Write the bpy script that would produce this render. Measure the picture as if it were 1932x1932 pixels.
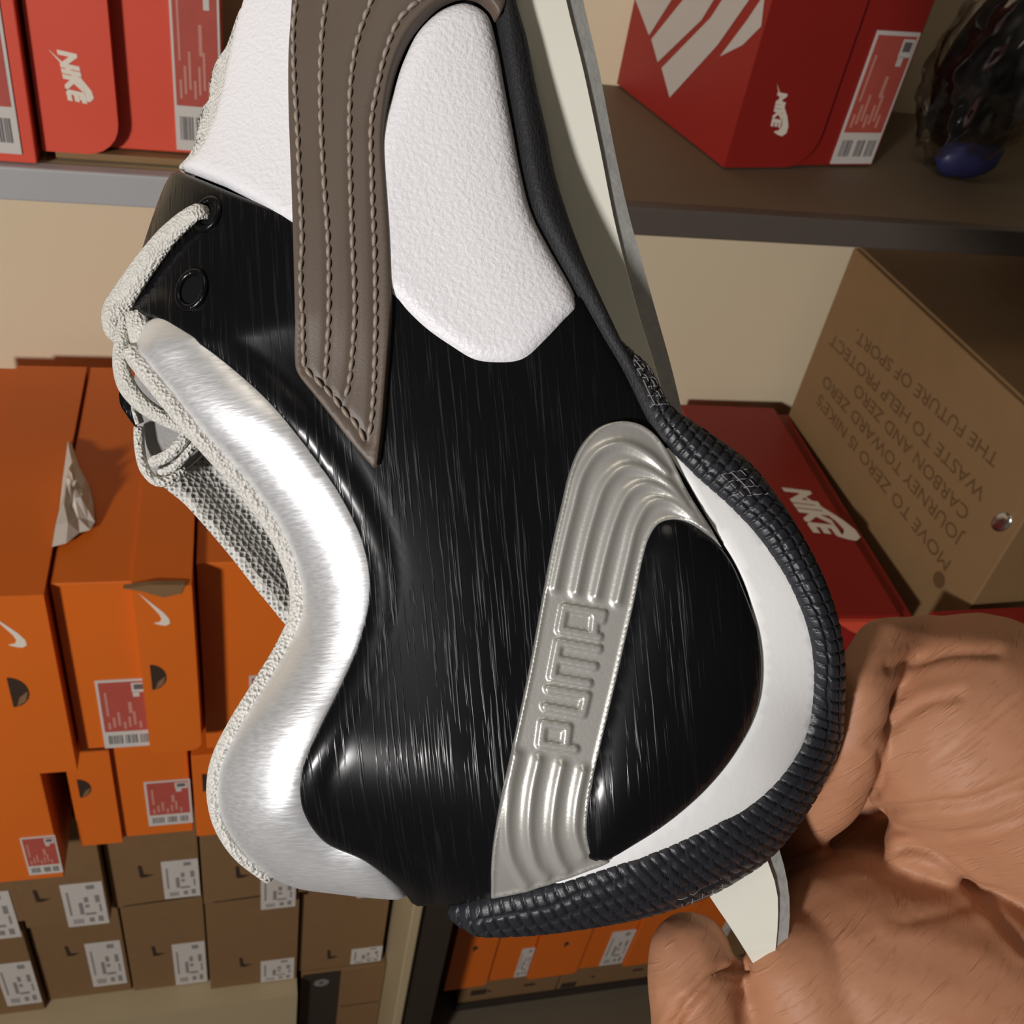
import bpy, bmesh, math, random
import numpy as np
from mathutils import Vector, Matrix, noise
from mathutils.geometry import delaunay_2d_cdt

random.seed(4)
for o in list(bpy.data.objects):
    bpy.data.objects.remove(o)
scene = bpy.context.scene
COL = scene.collection

# ------------------------------------------------------------------ camera
F = 1930.0                      # focal length in pixels of a 1932 px frame
CX = CY = 966.0


def nrm(v):
    v = np.array(v, float)
    return v / np.linalg.norm(v)


_down = nrm((500 - 966, 3300 - 966, F))
_ex = np.array((7734, -226, F), float)
_ex = nrm(_ex - _down * _ex.dot(_down))
_cv = lambda v: np.array([v[0], -v[1], -v[2]])
_X = _cv(_ex)
_Z = _cv(-_down)
_Y = np.cross(_Z, _X)
MC = np.array([_X, _Y, _Z])     # world = MC @ camera axes
CAM = np.array([0.0, 0.0, 1.6])
R4 = Matrix([list(r) for r in MC]).to_4x4()
CAMM = Matrix.Translation(Vector(CAM)) @ R4

cam_d = bpy.data.cameras.new('camera')
cam = bpy.data.objects.new('camera', cam_d)
COL.objects.link(cam)
cam.matrix_world = CAMM
cam_d.sensor_width = 36
cam_d.lens = 36 * F / 1932
cam_d.clip_start = 0.01
cam_d.dof.use_dof = True
cam_d.dof.focus_distance = 0.176
cam_d.dof.aperture_fstop = 70
scene.camera = cam

# ------------------------------------------------------------------ light
world = bpy.data.worlds.new('world')
scene.world = world
world.use_nodes = True
bg = world.node_tree.nodes['Background']
bg.inputs[0].default_value = (1.0, 0.86, 0.70, 1)
bg.inputs[1].default_value = 0.05


def area_light(name, cam_pos, cam_target, size, power, color):
    d = bpy.data.lights.new(name, 'AREA')
    d.shape = 'DISK'
    d.size = size
    d.energy = power
    d.color = color
    o = bpy.data.objects.new(name, d)
    COL.objects.link(o)
    p = CAMM @ Vector(cam_pos)
    t = CAMM @ Vector(cam_target)
    o.location = p
    o.rotation_euler = (t - p).to_track_quat('-Z', 'Y').to_euler()
    return o


area_light('shop_lamp', (-1.10, -0.72, 1.45), (0, 0, -0.45), 0.24, 44, (1.0, 0.97, 0.95))
area_light('ceiling_panel', (-0.25, 1.3, 1.2), (0, 0, -0.5), 0.9, 4.5, (1.0, 0.88, 0.72))

vs = scene.view_settings
vs.view_transform = 'Standard'
vs.look = 'None'
vs.gamma = 1.0
vs.use_curve_mapping = False
vs.exposure = 0.0

# ------------------------------------------------------------------ helpers


def ray(px, py):
    return MC @ np.array([(px - CX) / F, -(py - CY) / F, -1.0])


def W(px, py, y):
    r = ray(px, py)
    return CAM + r * (y / r[1])


def WZ(px, py, z):
    r = ray(px, py)
    return CAM + r * ((z - CAM[2]) / r[2])


def WX(px, py, x):
    r = ray(px, py)
    return CAM + r * (x / r[0])


def tag(o, label=None, cat=None, group=None, kind=None):
    if label: o['label'] = label
    if cat: o['category'] = cat
    if group: o['group'] = group
    if kind: o['kind'] = kind
    return o


def empty(name, loc=(0, 0, 0), rot=(0, 0, 0), mat=None):
    o = bpy.data.objects.new(name, None)
    COL.objects.link(o)
    if mat is not None:
        o.matrix_world = mat
    else:
        o.location = loc
        o.rotation_euler = rot
    o.empty_display_size = 0.02
    return o


def mesh_obj(name, verts, faces, mat, parent=None, smooth=True, loc=None, rot=None):
    me = bpy.data.meshes.new(name)
    me.from_pydata([tuple(map(float, v)) for v in verts], [], [tuple(int(i) for i in f) for f in faces])
    me.update()
    if smooth:
        me.shade_smooth()
    o = bpy.data.objects.new(name, me)
    COL.objects.link(o)
    if mat: me.materials.append(mat)
    if parent: o.parent = parent
    if loc is not None: o.location = loc
    if rot is not None: o.rotation_euler = rot
    return o


def bm_obj(name, bm, mat, parent=None, smooth=False):
    me = bpy.data.meshes.new(name)
    bm.normal_update()
    bm.to_mesh(me)
    bm.free()
    if smooth: me.shade_smooth()
    o = bpy.data.objects.new(name, me)
    COL.objects.link(o)
    if mat: me.materials.append(mat)
    if parent: o.parent = parent
    return o


def add_box(bm, x0, x1, y0, y1, z0, z1):
    vs_ = [bm.verts.new((x, y, z)) for x in (x0, x1) for y in (y0, y1) for z in (z0, z1)]
    for f in ((0, 1, 3, 2), (4, 6, 7, 5), (0, 4, 5, 1), (2, 3, 7, 6), (0, 2, 6, 4), (1, 5, 7, 3)):
        bm.faces.new([vs_[i] for i in f])


def box(name, x0, x1, y0, y1, z0, z1, mat, parent=None, bevel=0.0):
    bm = bmesh.new()
    add_box(bm, x0, x1, y0, y1, z0, z1)
    bmesh.ops.recalc_face_normals(bm, faces=bm.faces)
    if bevel:
        bmesh.ops.bevel(bm, geom=list(bm.edges), offset=bevel, segments=2, affect='EDGES', profile=0.5)
    return bm_obj(name, bm, mat, parent)


def prism(name, poly, y0, y1, mat, parent=None):
    """polygon in local x,z extruded along y"""
    bm = bmesh.new()
    a = [bm.verts.new((p[0], y0, p[1])) for p in poly]
    b = [bm.verts.new((p[0], y1, p[1])) for p in poly]
    n = len(poly)
    bm.faces.new(a)
    bm.faces.new(b[::-1])
    for i in range(n):
        bm.faces.new((a[i], b[i], b[(i + 1) % n], a[(i + 1) % n]))
    bmesh.ops.recalc_face_normals(bm, faces=bm.faces)
    bmesh.ops.triangulate(bm, faces=[f for f in bm.faces if len(f.verts) > 4])
    return bm_obj(name, bm, mat, parent)


# ------------------------------------------------------------------ materials
MATS = {}


def material(name, color, rough=0.6, metal=0.0, spec=0.5, noise_amt=0.0, noise_scale=40, color2=None,
             bump=0.0, bump_scale=800, bump_stretch=(1, 1, 1), bump_dist=0.0004, rot=(0, 0, 0), coat=0.0,
             rough_var=0.0, sss=0.0, bump_kind='noise', detail=3.0, coat_rough=0.1, sheen=0.0, ramp=None):
    m = bpy.data.materials.new(name)
    m.use_nodes = True
    nt = m.node_tree
    b = nt.nodes['Principled BSDF']
    L = nt.links.new
    b.inputs['Base Color'].default_value = (*color, 1)
    b.inputs['Roughness'].default_value = rough
    b.inputs['Metallic'].default_value = metal
    b.inputs['Specular IOR Level'].default_value = spec
    b.inputs['Coat Weight'].default_value = coat
    b.inputs['Coat Roughness'].default_value = coat_rough
    b.inputs['Sheen Weight'].default_value = sheen
    if sss:
        b.inputs['Subsurface Weight'].default_value = sss
        b.inputs['Subsurface Radius'].default_value = (1.0, 0.35, 0.18)
        b.inputs['Subsurface Scale'].default_value = 0.003
    tc = nt.nodes.new('ShaderNodeTexCoord')
    if noise_amt:
        n = nt.nodes.new('ShaderNodeTexNoise')
        n.inputs['Scale'].default_value = noise_scale
        n.inputs['Detail'].default_value = 4
        L(tc.outputs['Object'], n.inputs['Vector'])
        mx = nt.nodes.new('ShaderNodeMix')
        mx.data_type = 'RGBA'
        mx.inputs['A'].default_value = (*color, 1)
        c2 = color2 or tuple(c * (1 - noise_amt) for c in color)
        mx.inputs['B'].default_value = (*c2, 1)
        L(n.outputs['Fac'], mx.inputs['Factor'])
        L(mx.outputs['Result'], b.inputs['Base Color'])
    if bump:
        mp = nt.nodes.new('ShaderNodeMapping')
        mp.vector_type = 'TEXTURE'
        mp.inputs['Scale'].default_value = tuple(1.0 / q for q in bump_stretch)
        mp.inputs['Rotation'].default_value = rot
        L(tc.outputs['Object'], mp.inputs['Vector'])
        if bump_kind == 'voronoi':
            n = nt.nodes.new('ShaderNodeTexVoronoi')
            n.inputs['Scale'].default_value = bump_scale
            out = n.outputs['Distance']
        else:
            n = nt.nodes.new('ShaderNodeTexNoise')
            n.inputs['Scale'].default_value = bump_scale
            n.inputs['Detail'].default_value = detail
            out = n.outputs['Fac']
        L(mp.outputs['Vector'], n.inputs['Vector'])
        if ramp:
            rp = nt.nodes.new('ShaderNodeMapRange')
            rp.inputs['From Min'].default_value, rp.inputs['From Max'].default_value = ramp
            L(out, rp.inputs['Value'])
            out = rp.outputs['Result']
        bp = nt.nodes.new('ShaderNodeBump')
        bp.inputs['Strength'].default_value = bump
        bp.inputs['Distance'].default_value = bump_dist
        L(out, bp.inputs['Height'])
        L(bp.outputs['Normal'], b.inputs['Normal'])
        if rough_var:
            mr = nt.nodes.new('ShaderNodeMapRange')
            mr.inputs['From Min'].default_value = 0.0 if ramp else 0.3
            mr.inputs['From Max'].default_value = 1.0 if ramp else 0.7
            mr.inputs['To Min'].default_value = max(0.02, rough - rough_var)
            mr.inputs['To Max'].default_value = rough + rough_var
            L(out, mr.inputs['Value'])
            L(mr.outputs['Result'], b.inputs['Roughness'])
    MATS[name] = m
    return m


# shoe
M_silver = material('silver_leather', (0.88, 0.89, 0.91), 0.40, 0.70, bump=0.16, bump_scale=260, bump_stretch=(1.2, 9, 3),
                    bump_dist=0.0003, rot=(0, 0, 0.12), rough_var=0.06)
M_black = material('black_patent', (0.0045, 0.0045, 0.0055), 0.33, 0.0, 0.27, bump=0.24, bump_scale=120,
                   bump_stretch=(15, 0.5, 1), bump_dist=0.0003, rot=(0, 0, 0.09), rough_var=0.10, detail=2, ramp=(0.54, 0.72))
M_white = material('white_leather', (0.80, 0.79, 0.82), 0.45, bump=0.75, bump_scale=1250, bump_dist=0.0003, bump_kind='noise', detail=2)
M_brown = material('taupe_leather', (0.125, 0.092, 0.070), 0.5, noise_amt=0.2, noise_scale=90, bump=0.1, bump_scale=2500)
M_thread = material('taupe_thread', (0.30, 0.245, 0.20), 0.55, sheen=0.2)
M_tpu = material('heel_metallic_plastic', (0.53, 0.52, 0.485), 0.33, 0.55, 0.5, bump=0.12, bump_scale=1800, bump_dist=0.0002)
M_midsole = material('white_foam', (0.84, 0.84, 0.84), 0.55, bump=0.08, bump_scale=900)
M_rubber = material('black_rubber', (0.018, 0.019, 0.025), 0.42, 0, 0.5, noise_amt=0.3, noise_scale=300, bump=0.15, bump_scale=3000)
M_welt = material('black_mesh', (0.014, 0.014, 0.016), 0.6, 0, 0.4, bump=0.6, bump_scale=2500, bump_stretch=(1, 0.5, 1))
M_plate = material('cream_sole', (0.70, 0.69, 0.60), 0.55, noise_amt=0.06, noise_scale=60)
M_edge = material('grey_outsole', (0.42, 0.42, 0.40), 0.7, noise_amt=0.35, noise_scale=500, bump=0.3, bump_scale=900)
M_lace = material('white_lace', (0.74, 0.72, 0.66), 0.8, noise_amt=0.18, noise_scale=900, bump=0.9, bump_scale=1900,
                  bump_dist=0.0005, bump_kind='voronoi', sheen=0.3)
M_knit = material('white_knit', (0.72, 0.70, 0.65), 0.85, bump=1.0, bump_scale=1500, bump_dist=0.0006, bump_kind='voronoi', sheen=0.3)
M_lining = material('grey_lining', (0.40, 0.39, 0.38), 0.9, noise_amt=0.25, noise_scale=500, bump=0.4, bump_scale=1500)
M_dark = material('dark_lining', (0.006, 0.006, 0.007), 0.8, spec=0.1)
# background
M_orange = material('orange_card', (0.74, 0.15, 0.010), 0.5, noise_amt=0.10, noise_scale=14)
M_shaded_red = material('shaded_red_card', (0.29, 0.014, 0.010), 0.48, noise_amt=0.10, noise_scale=12)  # red of the right-hand boxes, darkened to carry the shade there
M_lred = material('bright_red_card', (0.74, 0.085, 0.045), 0.5, noise_amt=0.08, noise_scale=12)
M_kraft = material('kraft_card', (0.235, 0.128, 0.052), 0.75, noise_amt=0.14, noise_scale=60)
M_kraft2 = material('tan_carton', (0.27, 0.155, 0.064), 0.72, noise_amt=0.15, noise_scale=25)  # tan darkened so the big carton's colour includes the shade on the right
M_kprint = material('carton_ink', (0.125, 0.062, 0.022), 0.7)
M_paper = material('label_paper', (0.62, 0.57, 0.52), 0.6, noise_amt=0.05)
M_lprint = material('label_red', (0.48, 0.085, 0.060), 0.55, noise_amt=0.18, noise_scale=80)
M_lpale = material('label_pale_print', (0.56, 0.24, 0.19), 0.55)
M_ink = material('label_ink', (0.13, 0.115, 0.115), 0.6)
M_logo = material('logo_print', (0.80, 0.70, 0.58), 0.5)
M_hole = material('finger_hole_dark', (0.035, 0.016, 0.007), 0.8)
M_shelf = material('grey_shelf', (0.42, 0.42, 0.42), 0.5, noise_amt=0.08, noise_scale=20)
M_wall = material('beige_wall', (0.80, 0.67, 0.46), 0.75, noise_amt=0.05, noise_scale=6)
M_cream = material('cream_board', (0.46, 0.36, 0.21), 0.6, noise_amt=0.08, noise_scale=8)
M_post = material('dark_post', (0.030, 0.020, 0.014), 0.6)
M_floor = material('floor_tile', (0.16, 0.13, 0.09), 0.5, noise_amt=0.3, noise_scale=5)
M_tissue = material('tissue_paper', (0.66, 0.58, 0.50), 0.8, bump=0.3, bump_scale=60, bump_dist=0.002)
M_wood = material('brown_shelf_board', (0.17, 0.118, 0.070), 0.6, noise_amt=0.15, noise_scale=15)
M_skin = None

# ------------------------------------------------------------------ the setting
FZ = -0.20      # floor level
YW = 1.02       # back wall
box('wall_back', -1.6, 1.9, YW, YW + 0.05, FZ, 2.6, M_wall)
bpy.data.objects['wall_back']['kind'] = 'structure'
box('floor', -1.6, 1.9, -1.0, YW, FZ - 0.05, FZ, M_floor)['kind'] = 'structure'

YS = 0.72
zs_t = W(150, 324, YS)[2]
zs_b = W(150, 386, YS)[2]
XD = W(900, 350, YS)[0]        # one shelf split here; shade is put into the right half's colour
sh = empty('shelf_board', (0, YS, zs_t))
tag(sh, 'grey fronted shelf board carrying the light red shoe boxes', 'shelf')
box('front_edge', -1.2, XD - 0.0005, 0, 0.012, zs_b - zs_t, 0.0, M_shelf, sh, 0.0015)
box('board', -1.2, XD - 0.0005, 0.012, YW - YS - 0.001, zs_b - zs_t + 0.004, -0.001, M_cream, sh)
sh = empty('shelf_board', (0, YS, zs_t))  # right half of the same shelf, coloured darker in place of a cast shadow
tag(sh, 'shelf board, dark brown in place of shade, under the turned red box and bagged shoe', 'shelf')
box('front_edge', XD + 0.0005, 1.5, 0, 0.012, zs_b - zs_t, 0.0, material('shaded_shelf_front', (0.10, 0.078, 0.066), 0.5, noise_amt=0.1), sh, 0.0015)
box('board', XD + 0.0005, 1.5, 0.012, YW - YS - 0.001, zs_b - zs_t + 0.004, -0.001, M_wood, sh)


# ------------------------------------------------------------------ print helpers
def swoosh_poly(s):
    """swoosh outline, length s, lying along +x, centred"""
    top = [(-0.42, 0.02), (-0.46, -0.06), (-0.42, -0.145), (-0.30, -0.165), (-0.12, -0.12), (0.5, 0.16)]
    bot = [(0.5, 0.16), (0.1, 0.035), (-0.14, -0.03), (-0.27, -0.035), (-0.335, 0.02), (-0.33, 0.12)]
    pts = top + bot[1:]
    pts += [(-0.36, 0.10)]
    return [(x * s, y * s) for x, y in pts]


def rot2(pts, a, c=(0, 0)):
    ca, sa = math.cos(a), math.sin(a)
    return [(c[0] + x * ca - y * sa, c[1] + x * sa + y * ca) for x, y in pts]


def flat_print(name, polys, y, thick, mat, parent):
    bm = bmesh.new()
    for poly in polys:
        a = [bm.verts.new((p[0], y - thick, p[1])) for p in poly]
        b = [bm.verts.new((p[0], y, p[1])) for p in poly]
        n = len(poly)
        bm.faces.new(a)
        for i in range(n):
            bm.faces.new((a[i], b[i], b[(i + 1) % n], a[(i + 1) % n]))
    bmesh.ops.recalc_face_normals(bm, faces=bm.faces)
    bmesh.ops.triangulate(bm, faces=[f for f in bm.faces if len(f.verts) > 4])
    return bm_obj(name, bm, mat, parent)


def text_mesh(body, size, shear=0.0, bold=0.0):
    cu = bpy.data.curves.new('txt', 'FONT')
    cu.body = body
    cu.size = size
    cu.shear = shear
    cu.offset = bold
    cu.align_x = 'LEFT'
    cu.resolution_u = 3
    o = bpy.data.objects.new('txt', cu)
    COL.objects.link(o)
    dg = bpy.context.evaluated_depsgraph_get()
    me = o.evaluated_get(dg).to_mesh()
    v = [tuple(p.co) for p in me.vertices]
    f = [tuple(p.vertices) for p in me.polygons]
    o.evaluated_get(dg).to_mesh_clear()
    bpy.data.objects.remove(o)
    bpy.data.curves.remove(cu)
    return v, f


def rect(cx, cz, w, h):
    return [(cx - w / 2, cz - h / 2), (cx + w / 2, cz - h / 2), (cx + w / 2, cz + h / 2), (cx - w / 2, cz + h / 2)]


def red_label(parent, x0, x1, z0, z1, y):
    """white bordered red label with bar code strip, on a front face at local y"""
    w, h = x1 - x0, z1 - z0
    lab = flat_print('label', [rect((x0 + x1) / 2, (z0 + z1) / 2, w, h)], y, 0.0008, M_paper, parent)
    flat_print('label_print', [rect((x0 + x1) / 2, z0 + h * 0.61, w * 0.90, h * 0.72)], y - 0.0008, 0.0002, M_lprint, lab)
    flat_print('size_patch', [rect(x0 + w * 0.80, z0 + h * 0.885, w * 0.27, h * 0.13), rect(x0 + w * 0.74, z0 + h * 0.79, w * 0.12, h * 0.07)],
               y - 0.001, 0.0002, M_paper, lab)
    flat_print('size_code', [rect(x0 + w * 0.80, z0 + h * 0.895, w * 0.18, h * 0.07)], y - 0.0012, 0.0002, M_ink, lab)
    pr = [rect(x0 + w * (0.16 + 0.10 * i), z0 + h * (0.34 + 0.05 * (i % 3)), w * 0.05, h * (0.10 + 0.05 * ((i * 7) % 3))) for i in range(7)]
    pr += [rect(x0 + w * 0.16, z0 + h * 0.66, w * 0.045, h * 0.34), rect(x0 + w * 0.60, z0 + h * 0.60, w * 0.07, h * 0.16)]
    flat_print('small_print', pr, y - 0.001, 0.0002, M_lpale, lab)
    rng = random.Random(int(abs(x0) * 1e5))
    bars = []
    x = x0 + w * 0.10
    while x < x1 - w * 0.10:
        bw = w * rng.choice((0.012, 0.02, 0.03))
        if not (0.36 < (x - x0) / w < 0.42 or 0.66 < (x - x0) / w < 0.71):
            bars.append(rect(x + bw / 2, z0 + h * 0.125, bw, h * 0.13))
        x += bw + w * rng.choice((0.012, 0.02))
    flat_print('barcode', bars, y - 0.0008, 0.0002, M_ink, lab)
    return lab


def white_label(parent, x0, x1, z0, z1, y, seed=0):
    w, h = x1 - x0, z1 - z0
    lab = flat_print('label', [rect((x0 + x1) / 2, (z0 + z1) / 2, w, h)], y, 0.0008, M_paper, parent)
    rng = random.Random(seed)
    q = [rect(x0 + w * 0.13, z0 + h * 0.55, w * 0.05, h * 0.55), rect(x0 + w * 0.40, z0 + h * 0.42, w * 0.10, h * 0.28),
         rect(x0 + w * 0.55, z0 + h * 0.62, w * 0.10, h * 0.12), rect(x0 + w * 0.55, z0 + h * 0.47, w * 0.10, h * 0.07),
         rect(x0 + w * 0.82, z0 + h * 0.62, w * 0.11, h * 0.17), rect(x0 + w * 0.86, z0 + h * 0.40, w * 0.05, h * 0.18),
         rect(x0 + w * 0.70, z0 + h * 0.90, w * 0.20, h * 0.09), rect(x0 + w * 0.60, z0 + h * 0.28, w * 0.26, h * 0.05)]
    flat_print('small_print', q, y - 0.0008, 0.0002, M_pale_ink, lab)
    bars = [rect(x0 + w * (0.16 + i * 0.045), z0 + h * 0.12, w * 0.025, h * 0.11) for i in range(6)]
    bars += [rect(x0 + w * 0.60, z0 + h * 0.13, w * 0.12, h * 0.10), rect(x0 + w * 0.82, z0 + h * 0.14, w * 0.12, h * 0.13)]
    flat_print('barcode', bars, y - 0.0008, 0.0002, M_pale_ink, lab)
    return lab


M_pale_ink = material('faded_ink', (0.25, 0.225, 0.21), 0.6)


def rounded(x0, x1, z0, z1, r, corners):
    """rectangle outline with some corners rounded; corners among bl br tr tl"""
    pts = []
    for c, (cx, cz, a0) in dict(bl=(x0, z0, 180), br=(x1, z0, 270), tr=(x1, z1, 0), tl=(x0, z1, 90)).items():
        if c in corners:
            ox = cx + (r if 'l' in c else -r)
            oz = cz + (r if 'b' in c else -r)
            for k in range(7):
                a = math.radians(a0 + 15 * k)
                pts.append((ox + r * math.cos(a), oz + r * math.sin(a)))
        else:
            pts.append((cx, cz))
    return pts


def shoe_box(label, x0, x1, z0, z1, yf, depth, mat, lid='R', lid_w=0.5, proud=0.009, round_c=(), rr=0.02, rz=0.0, ry=0.0,
             cat='shoe box', group=None, lidmat=None):
    """a shoe box standing on its side with one end to the front; returns (root, w, h, yfront_body, yfront_lid)"""
    w, h = x1 - x0, z1 - z0
    root = empty('shoe_box', ((x0 + x1) / 2, yf + depth / 2, z0), (0, ry, rz))
    tag(root, label, cat, group)
    hw, hd = w / 2, depth / 2
    lw = w * lid_w
    if lid == 'R':
        box('box_body', -hw + 0.0015, hw - 0.002, -hd + proud, hd, 0.001, h - 0.003, mat, root, 0.001)
        lx0, lx1 = hw - lw, hw
    elif lid == 'L':
        box('box_body', -hw + 0.002, hw - 0.0015, -hd + proud, hd, 0.001, h - 0.003, mat, root, 0.001)
        lx0, lx1 = -hw, -hw + lw
    else:
        box('box_body', -hw + 0.001, hw - 0.001, -hd, hd, 0.0, h - 0.001, mat, root, 0.001)
        return root, w, h, -hd, -hd
    prism('lid', rounded(lx0, lx1, 0.0005, h - 0.0005, rr, round_c), -hd, hd + 0.001, lidmat or mat, root)
    return root, w, h, -hd + proud, -hd


def hole(parent, cx, cz, r, y, side='L', squash=1.3):
    n = 12
    pts = [(cx, cz + r * squash)]
    for k in range(n + 1):
        a = math.radians(90 - 180 * k / n)
        pts.append((cx + r * math.cos(a), cz + r * squash * math.sin(a)))
    if side == 'L':
        pts = [(2 * cx - x, z) for x, z in pts][::-1]
    h = flat_print('finger_hole', [pts[1:]], y, 0.0004, M_hole, parent)
    c = [(cx + r * 0.2, cz - r * squash * 0.95), (cx + r * 0.75, cz - r * squash * 0.6), (cx + r * 0.95, cz + r * squash * 0.05), (cx + r * 0.45, cz - r * squash * 0.35)]
    flat_print('hole_rim', [c], y - 0.0004, 0.0003, M_kraft, h)


def slit(parent, cx, cz, s, y):
    flat_print('finger_hole', [[(cx - s * 0.10, cz + s * 0.55), (cx + s * 0.08, cz + s * 0.5), (cx + s * 0.14, cz - s * 0.30),
                                (cx + s * 0.62, cz - s * 0.42), (cx + s * 0.2, cz - s * 0.62), (cx - s * 0.06, cz - s * 0.58)]], y, 0.0004, M_hole, parent)


def swoosh(parent, cx, cz, s, a, y, mat=None):
    flat_print('logo_tick', [rot2(swoosh_poly(s), a, (cx, cz))], y, 0.0003, mat or M_logo, parent)


def word(name, body, size, parent, origin, ux, uz, y, mat, shear=0.0, bold=0.0, sx=1.0):
    """text on a front face: ux, uz are the text's right and up directions in local x,z"""
    v, f = text_mesh(body, size, shear, bold)
    vv = []
    for p in v:
        a, b = p[0] * sx, p[1]
        vv.append((origin[0] + ux[0] * a + uz[0] * b, y, origin[1] + ux[1] * a + uz[1] * b))
    return mesh_obj(name, vv, f, mat, parent, smooth=False)


# ------------------------------------------------------------------ left bay: orange boxes
Y1 = 0.64
z1t = W(90, 1113, Y1)[2]
z1b = W(200, 1428, Y1)[2]
bx = lambda px, py, Y: W(px, py, Y)[0]
bz = lambda px, py, Y: W(px, py, Y)[2]
LEN = 0.335

# row one
xa, xb, xc, xd = bx(-150, 1270, Y1), bx(112, 1250, Y1), bx(372, 1270, Y1 + 0.0), bx(640, 1260, Y1 + 0.03)
r, w, h, yb, yl = shoe_box('orange shoe box at the left edge of the picture, top row, with pale tick logo', xa, xb - 0.001, z1b - 0.012, z1t, Y1 - 0.005, LEN, M_orange,
                           'R', 0.62, 0.006, rz=0.0)
c = lambda px, py, x0, x1, zb, Y: (bx(px, py, Y) - (x0 + x1) / 2, bz(px, py, Y) - zb)
p = c(18, 1180, xa, xb, z1b - 0.012, Y1); swoosh(r, p[0], p[1], 0.050, math.radians(103), yl)
p = c(22, 1298, xa, xb, z1b - 0.012, Y1); hole(r, p[0], p[1], 0.015, yl, 'R')
r, w, h, yb, yl = shoe_box('orange shoe box with torn lid corner and white tissue paper poking out on top', xb, xc, z1b, z1t, Y1, LEN, M_orange, 'R', 0.42, 0.010, ('br',), 0.012)
p = c(293, 1150, xb, xc, z1b, Y1); swoosh(r, p[0], p[1], 0.046, math.radians(103), yl)
p = c(285, 1278, xb, xc, z1b, Y1); hole(r, p[0], p[1], 0.013, yl, 'R')
q0, q1 = c(205, 1410, xb, xc, z1b, Y1 + .01), c(283, 1278, xb, xc, z1b, Y1 + .01)
red_label(r, c(188, 1345, xb, xc, z1b, Y1 + .01)[0], c(287, 1345, xb, xc, z1b, Y1 + .01)[0], q0[1], q1[1], yb - 0.0002)
tr = [(-0.004, 0), (0.012, -0.004), (0.03, -0.012), (0.046, -0.008), (0.05, 0.002), (0.02, 0.003)]
prism('torn_corner', [(w / 2 - 0.05 + a * 0.9, h - 0.0005 + b) for a, b in tr], yl - 0.0008, yl + 0.004, M_kraft, r)
z1b3 = bz(480, 1416, Y1 + 0.028)
r3, w, h, yb, yl = shoe_box('orange shoe box half hidden behind the shoe tongue and heel collar', xc + 0.001, xd, z1b3, z1t - 0.004, Y1 + 0.028, LEN - 0.02, M_orange, 'R', 0.35, 0.006)
q0, q1 = c(470, 1400, xc, xd, z1b3, Y1 + .034), c(460, 1275, xc, xd, z1b3, Y1 + .034)
red_label(r3, c(470, 1340, xc, xd, z1b, Y1 + .034)[0], c(560, 1340, xc, xd, z1b, Y1 + .034)[0], q0[1], q1[1], yb - 0.0002)

# crumpled tissue paper lying out of the top box
tp = WZ(140, 940, z1t)
rng = random.Random(3)
vts, fcs = [], []
outl = [(128, 832), (135, 838), (150, 880), (168, 915), (176, 950), (179, 985), (170, 1000), (150, 1005), (125, 1025), (98, 1032), (104, 1000), (112, 960), (118, 905)]
for ring, sc in enumerate((1.0, 0.75, 0.45, 0.15)):
    for i, q in enumerate(outl):
        a = WZ(q[0], q[1], z1t + 0.001)
        pt = tp + (a - tp) * sc
        pt[2] = z1t + 0.001 + (0.0 if ring == 0 else 0.006 * ring + rng.uniform(-0.004, 0.005))
        pt[0] += rng.uniform(-.002, .002) * (ring > 0)
        vts.append(pt)
n = len(outl)
for k in range(3):
    for i in range(n):
        fcs.append((k * n + i, k * n + (i + 1) % n, (k + 1) * n + (i + 1) % n, (k + 1) * n + i))
fcs.append([3 * n + i for i in range(n)])
tis = mesh_obj('tissue_paper', [v - tp for v in vts], fcs, M_tissue, None, False, loc=tp)
tag(tis, 'crumpled white tissue paper sticking out on top of the orange box', 'tissue paper')

# row two
Y2 = 0.672
z2t = z1b - 0.0005
z2b = bz(250, 1588, Y2)
p0, p1, p2, p3 = bx(-130, 1555, .645), bx(100, 1555, .645), bx(158, 1500, Y2), bx(352, 1500, Y2)
r, w, h, yb, yl = shoe_box('orange shoe box low at the left edge with a red label on its corner', p0, p1, bz(60, 1664, .645), z2t - 0.012, 0.645, LEN, M_orange, 'L', 0.3, 0.002)
zb_ = bz(60, 1664, .645)
red_label(r, c(45, 1615, p0, p1, zb_, .645)[0], w / 2 - 0.001, c(90, 1650, p0, p1, zb_, .645)[1], c(80, 1580, p0, p1, zb_, .645)[1], yb - 0.0002)
r, w, h, yb, yl = shoe_box('orange shoe box in the second row, set back, round finger hole at its left', p2 - 0.012, p3 + 0.005, z2b, z2t, Y2, LEN, M_orange, 'L', 0.36, 0.006)
p = c(148, 1488, p2 - .012, p3 + .005, z2b, Y2); hole(r, p[0], p[1], 0.012, yl, 'R')
q0, q1 = c(300, 1565, p2 - .012, p3 + .005, z2b, Y2), c(300, 1482, p2 - .012, p3 + .005, z2b, Y2)
red_label(r, c(276, 1530, p2 - .012, p3 + .005, z2b, Y2)[0], w / 2 - 0.001, q0[1], q1[1], yb - 0.0002)
xe = bx(560, 1500, Y2)
r, w, h, yb, yl = shoe_box('orange shoe box in the second row beside the silver heel collar', p3 + 0.006, xe, z2b + 0.002, min(z2t, z1b3 - .0005), Y2 - 0.008, LEN, M_orange, 'R', 0.3, 0.005)
p = c(365, 1488, p3 + .006, xe, z2b, Y2 - .008); hole(r, -w / 2 + 0.011, p[1], 0.012, yb, 'R')

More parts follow.
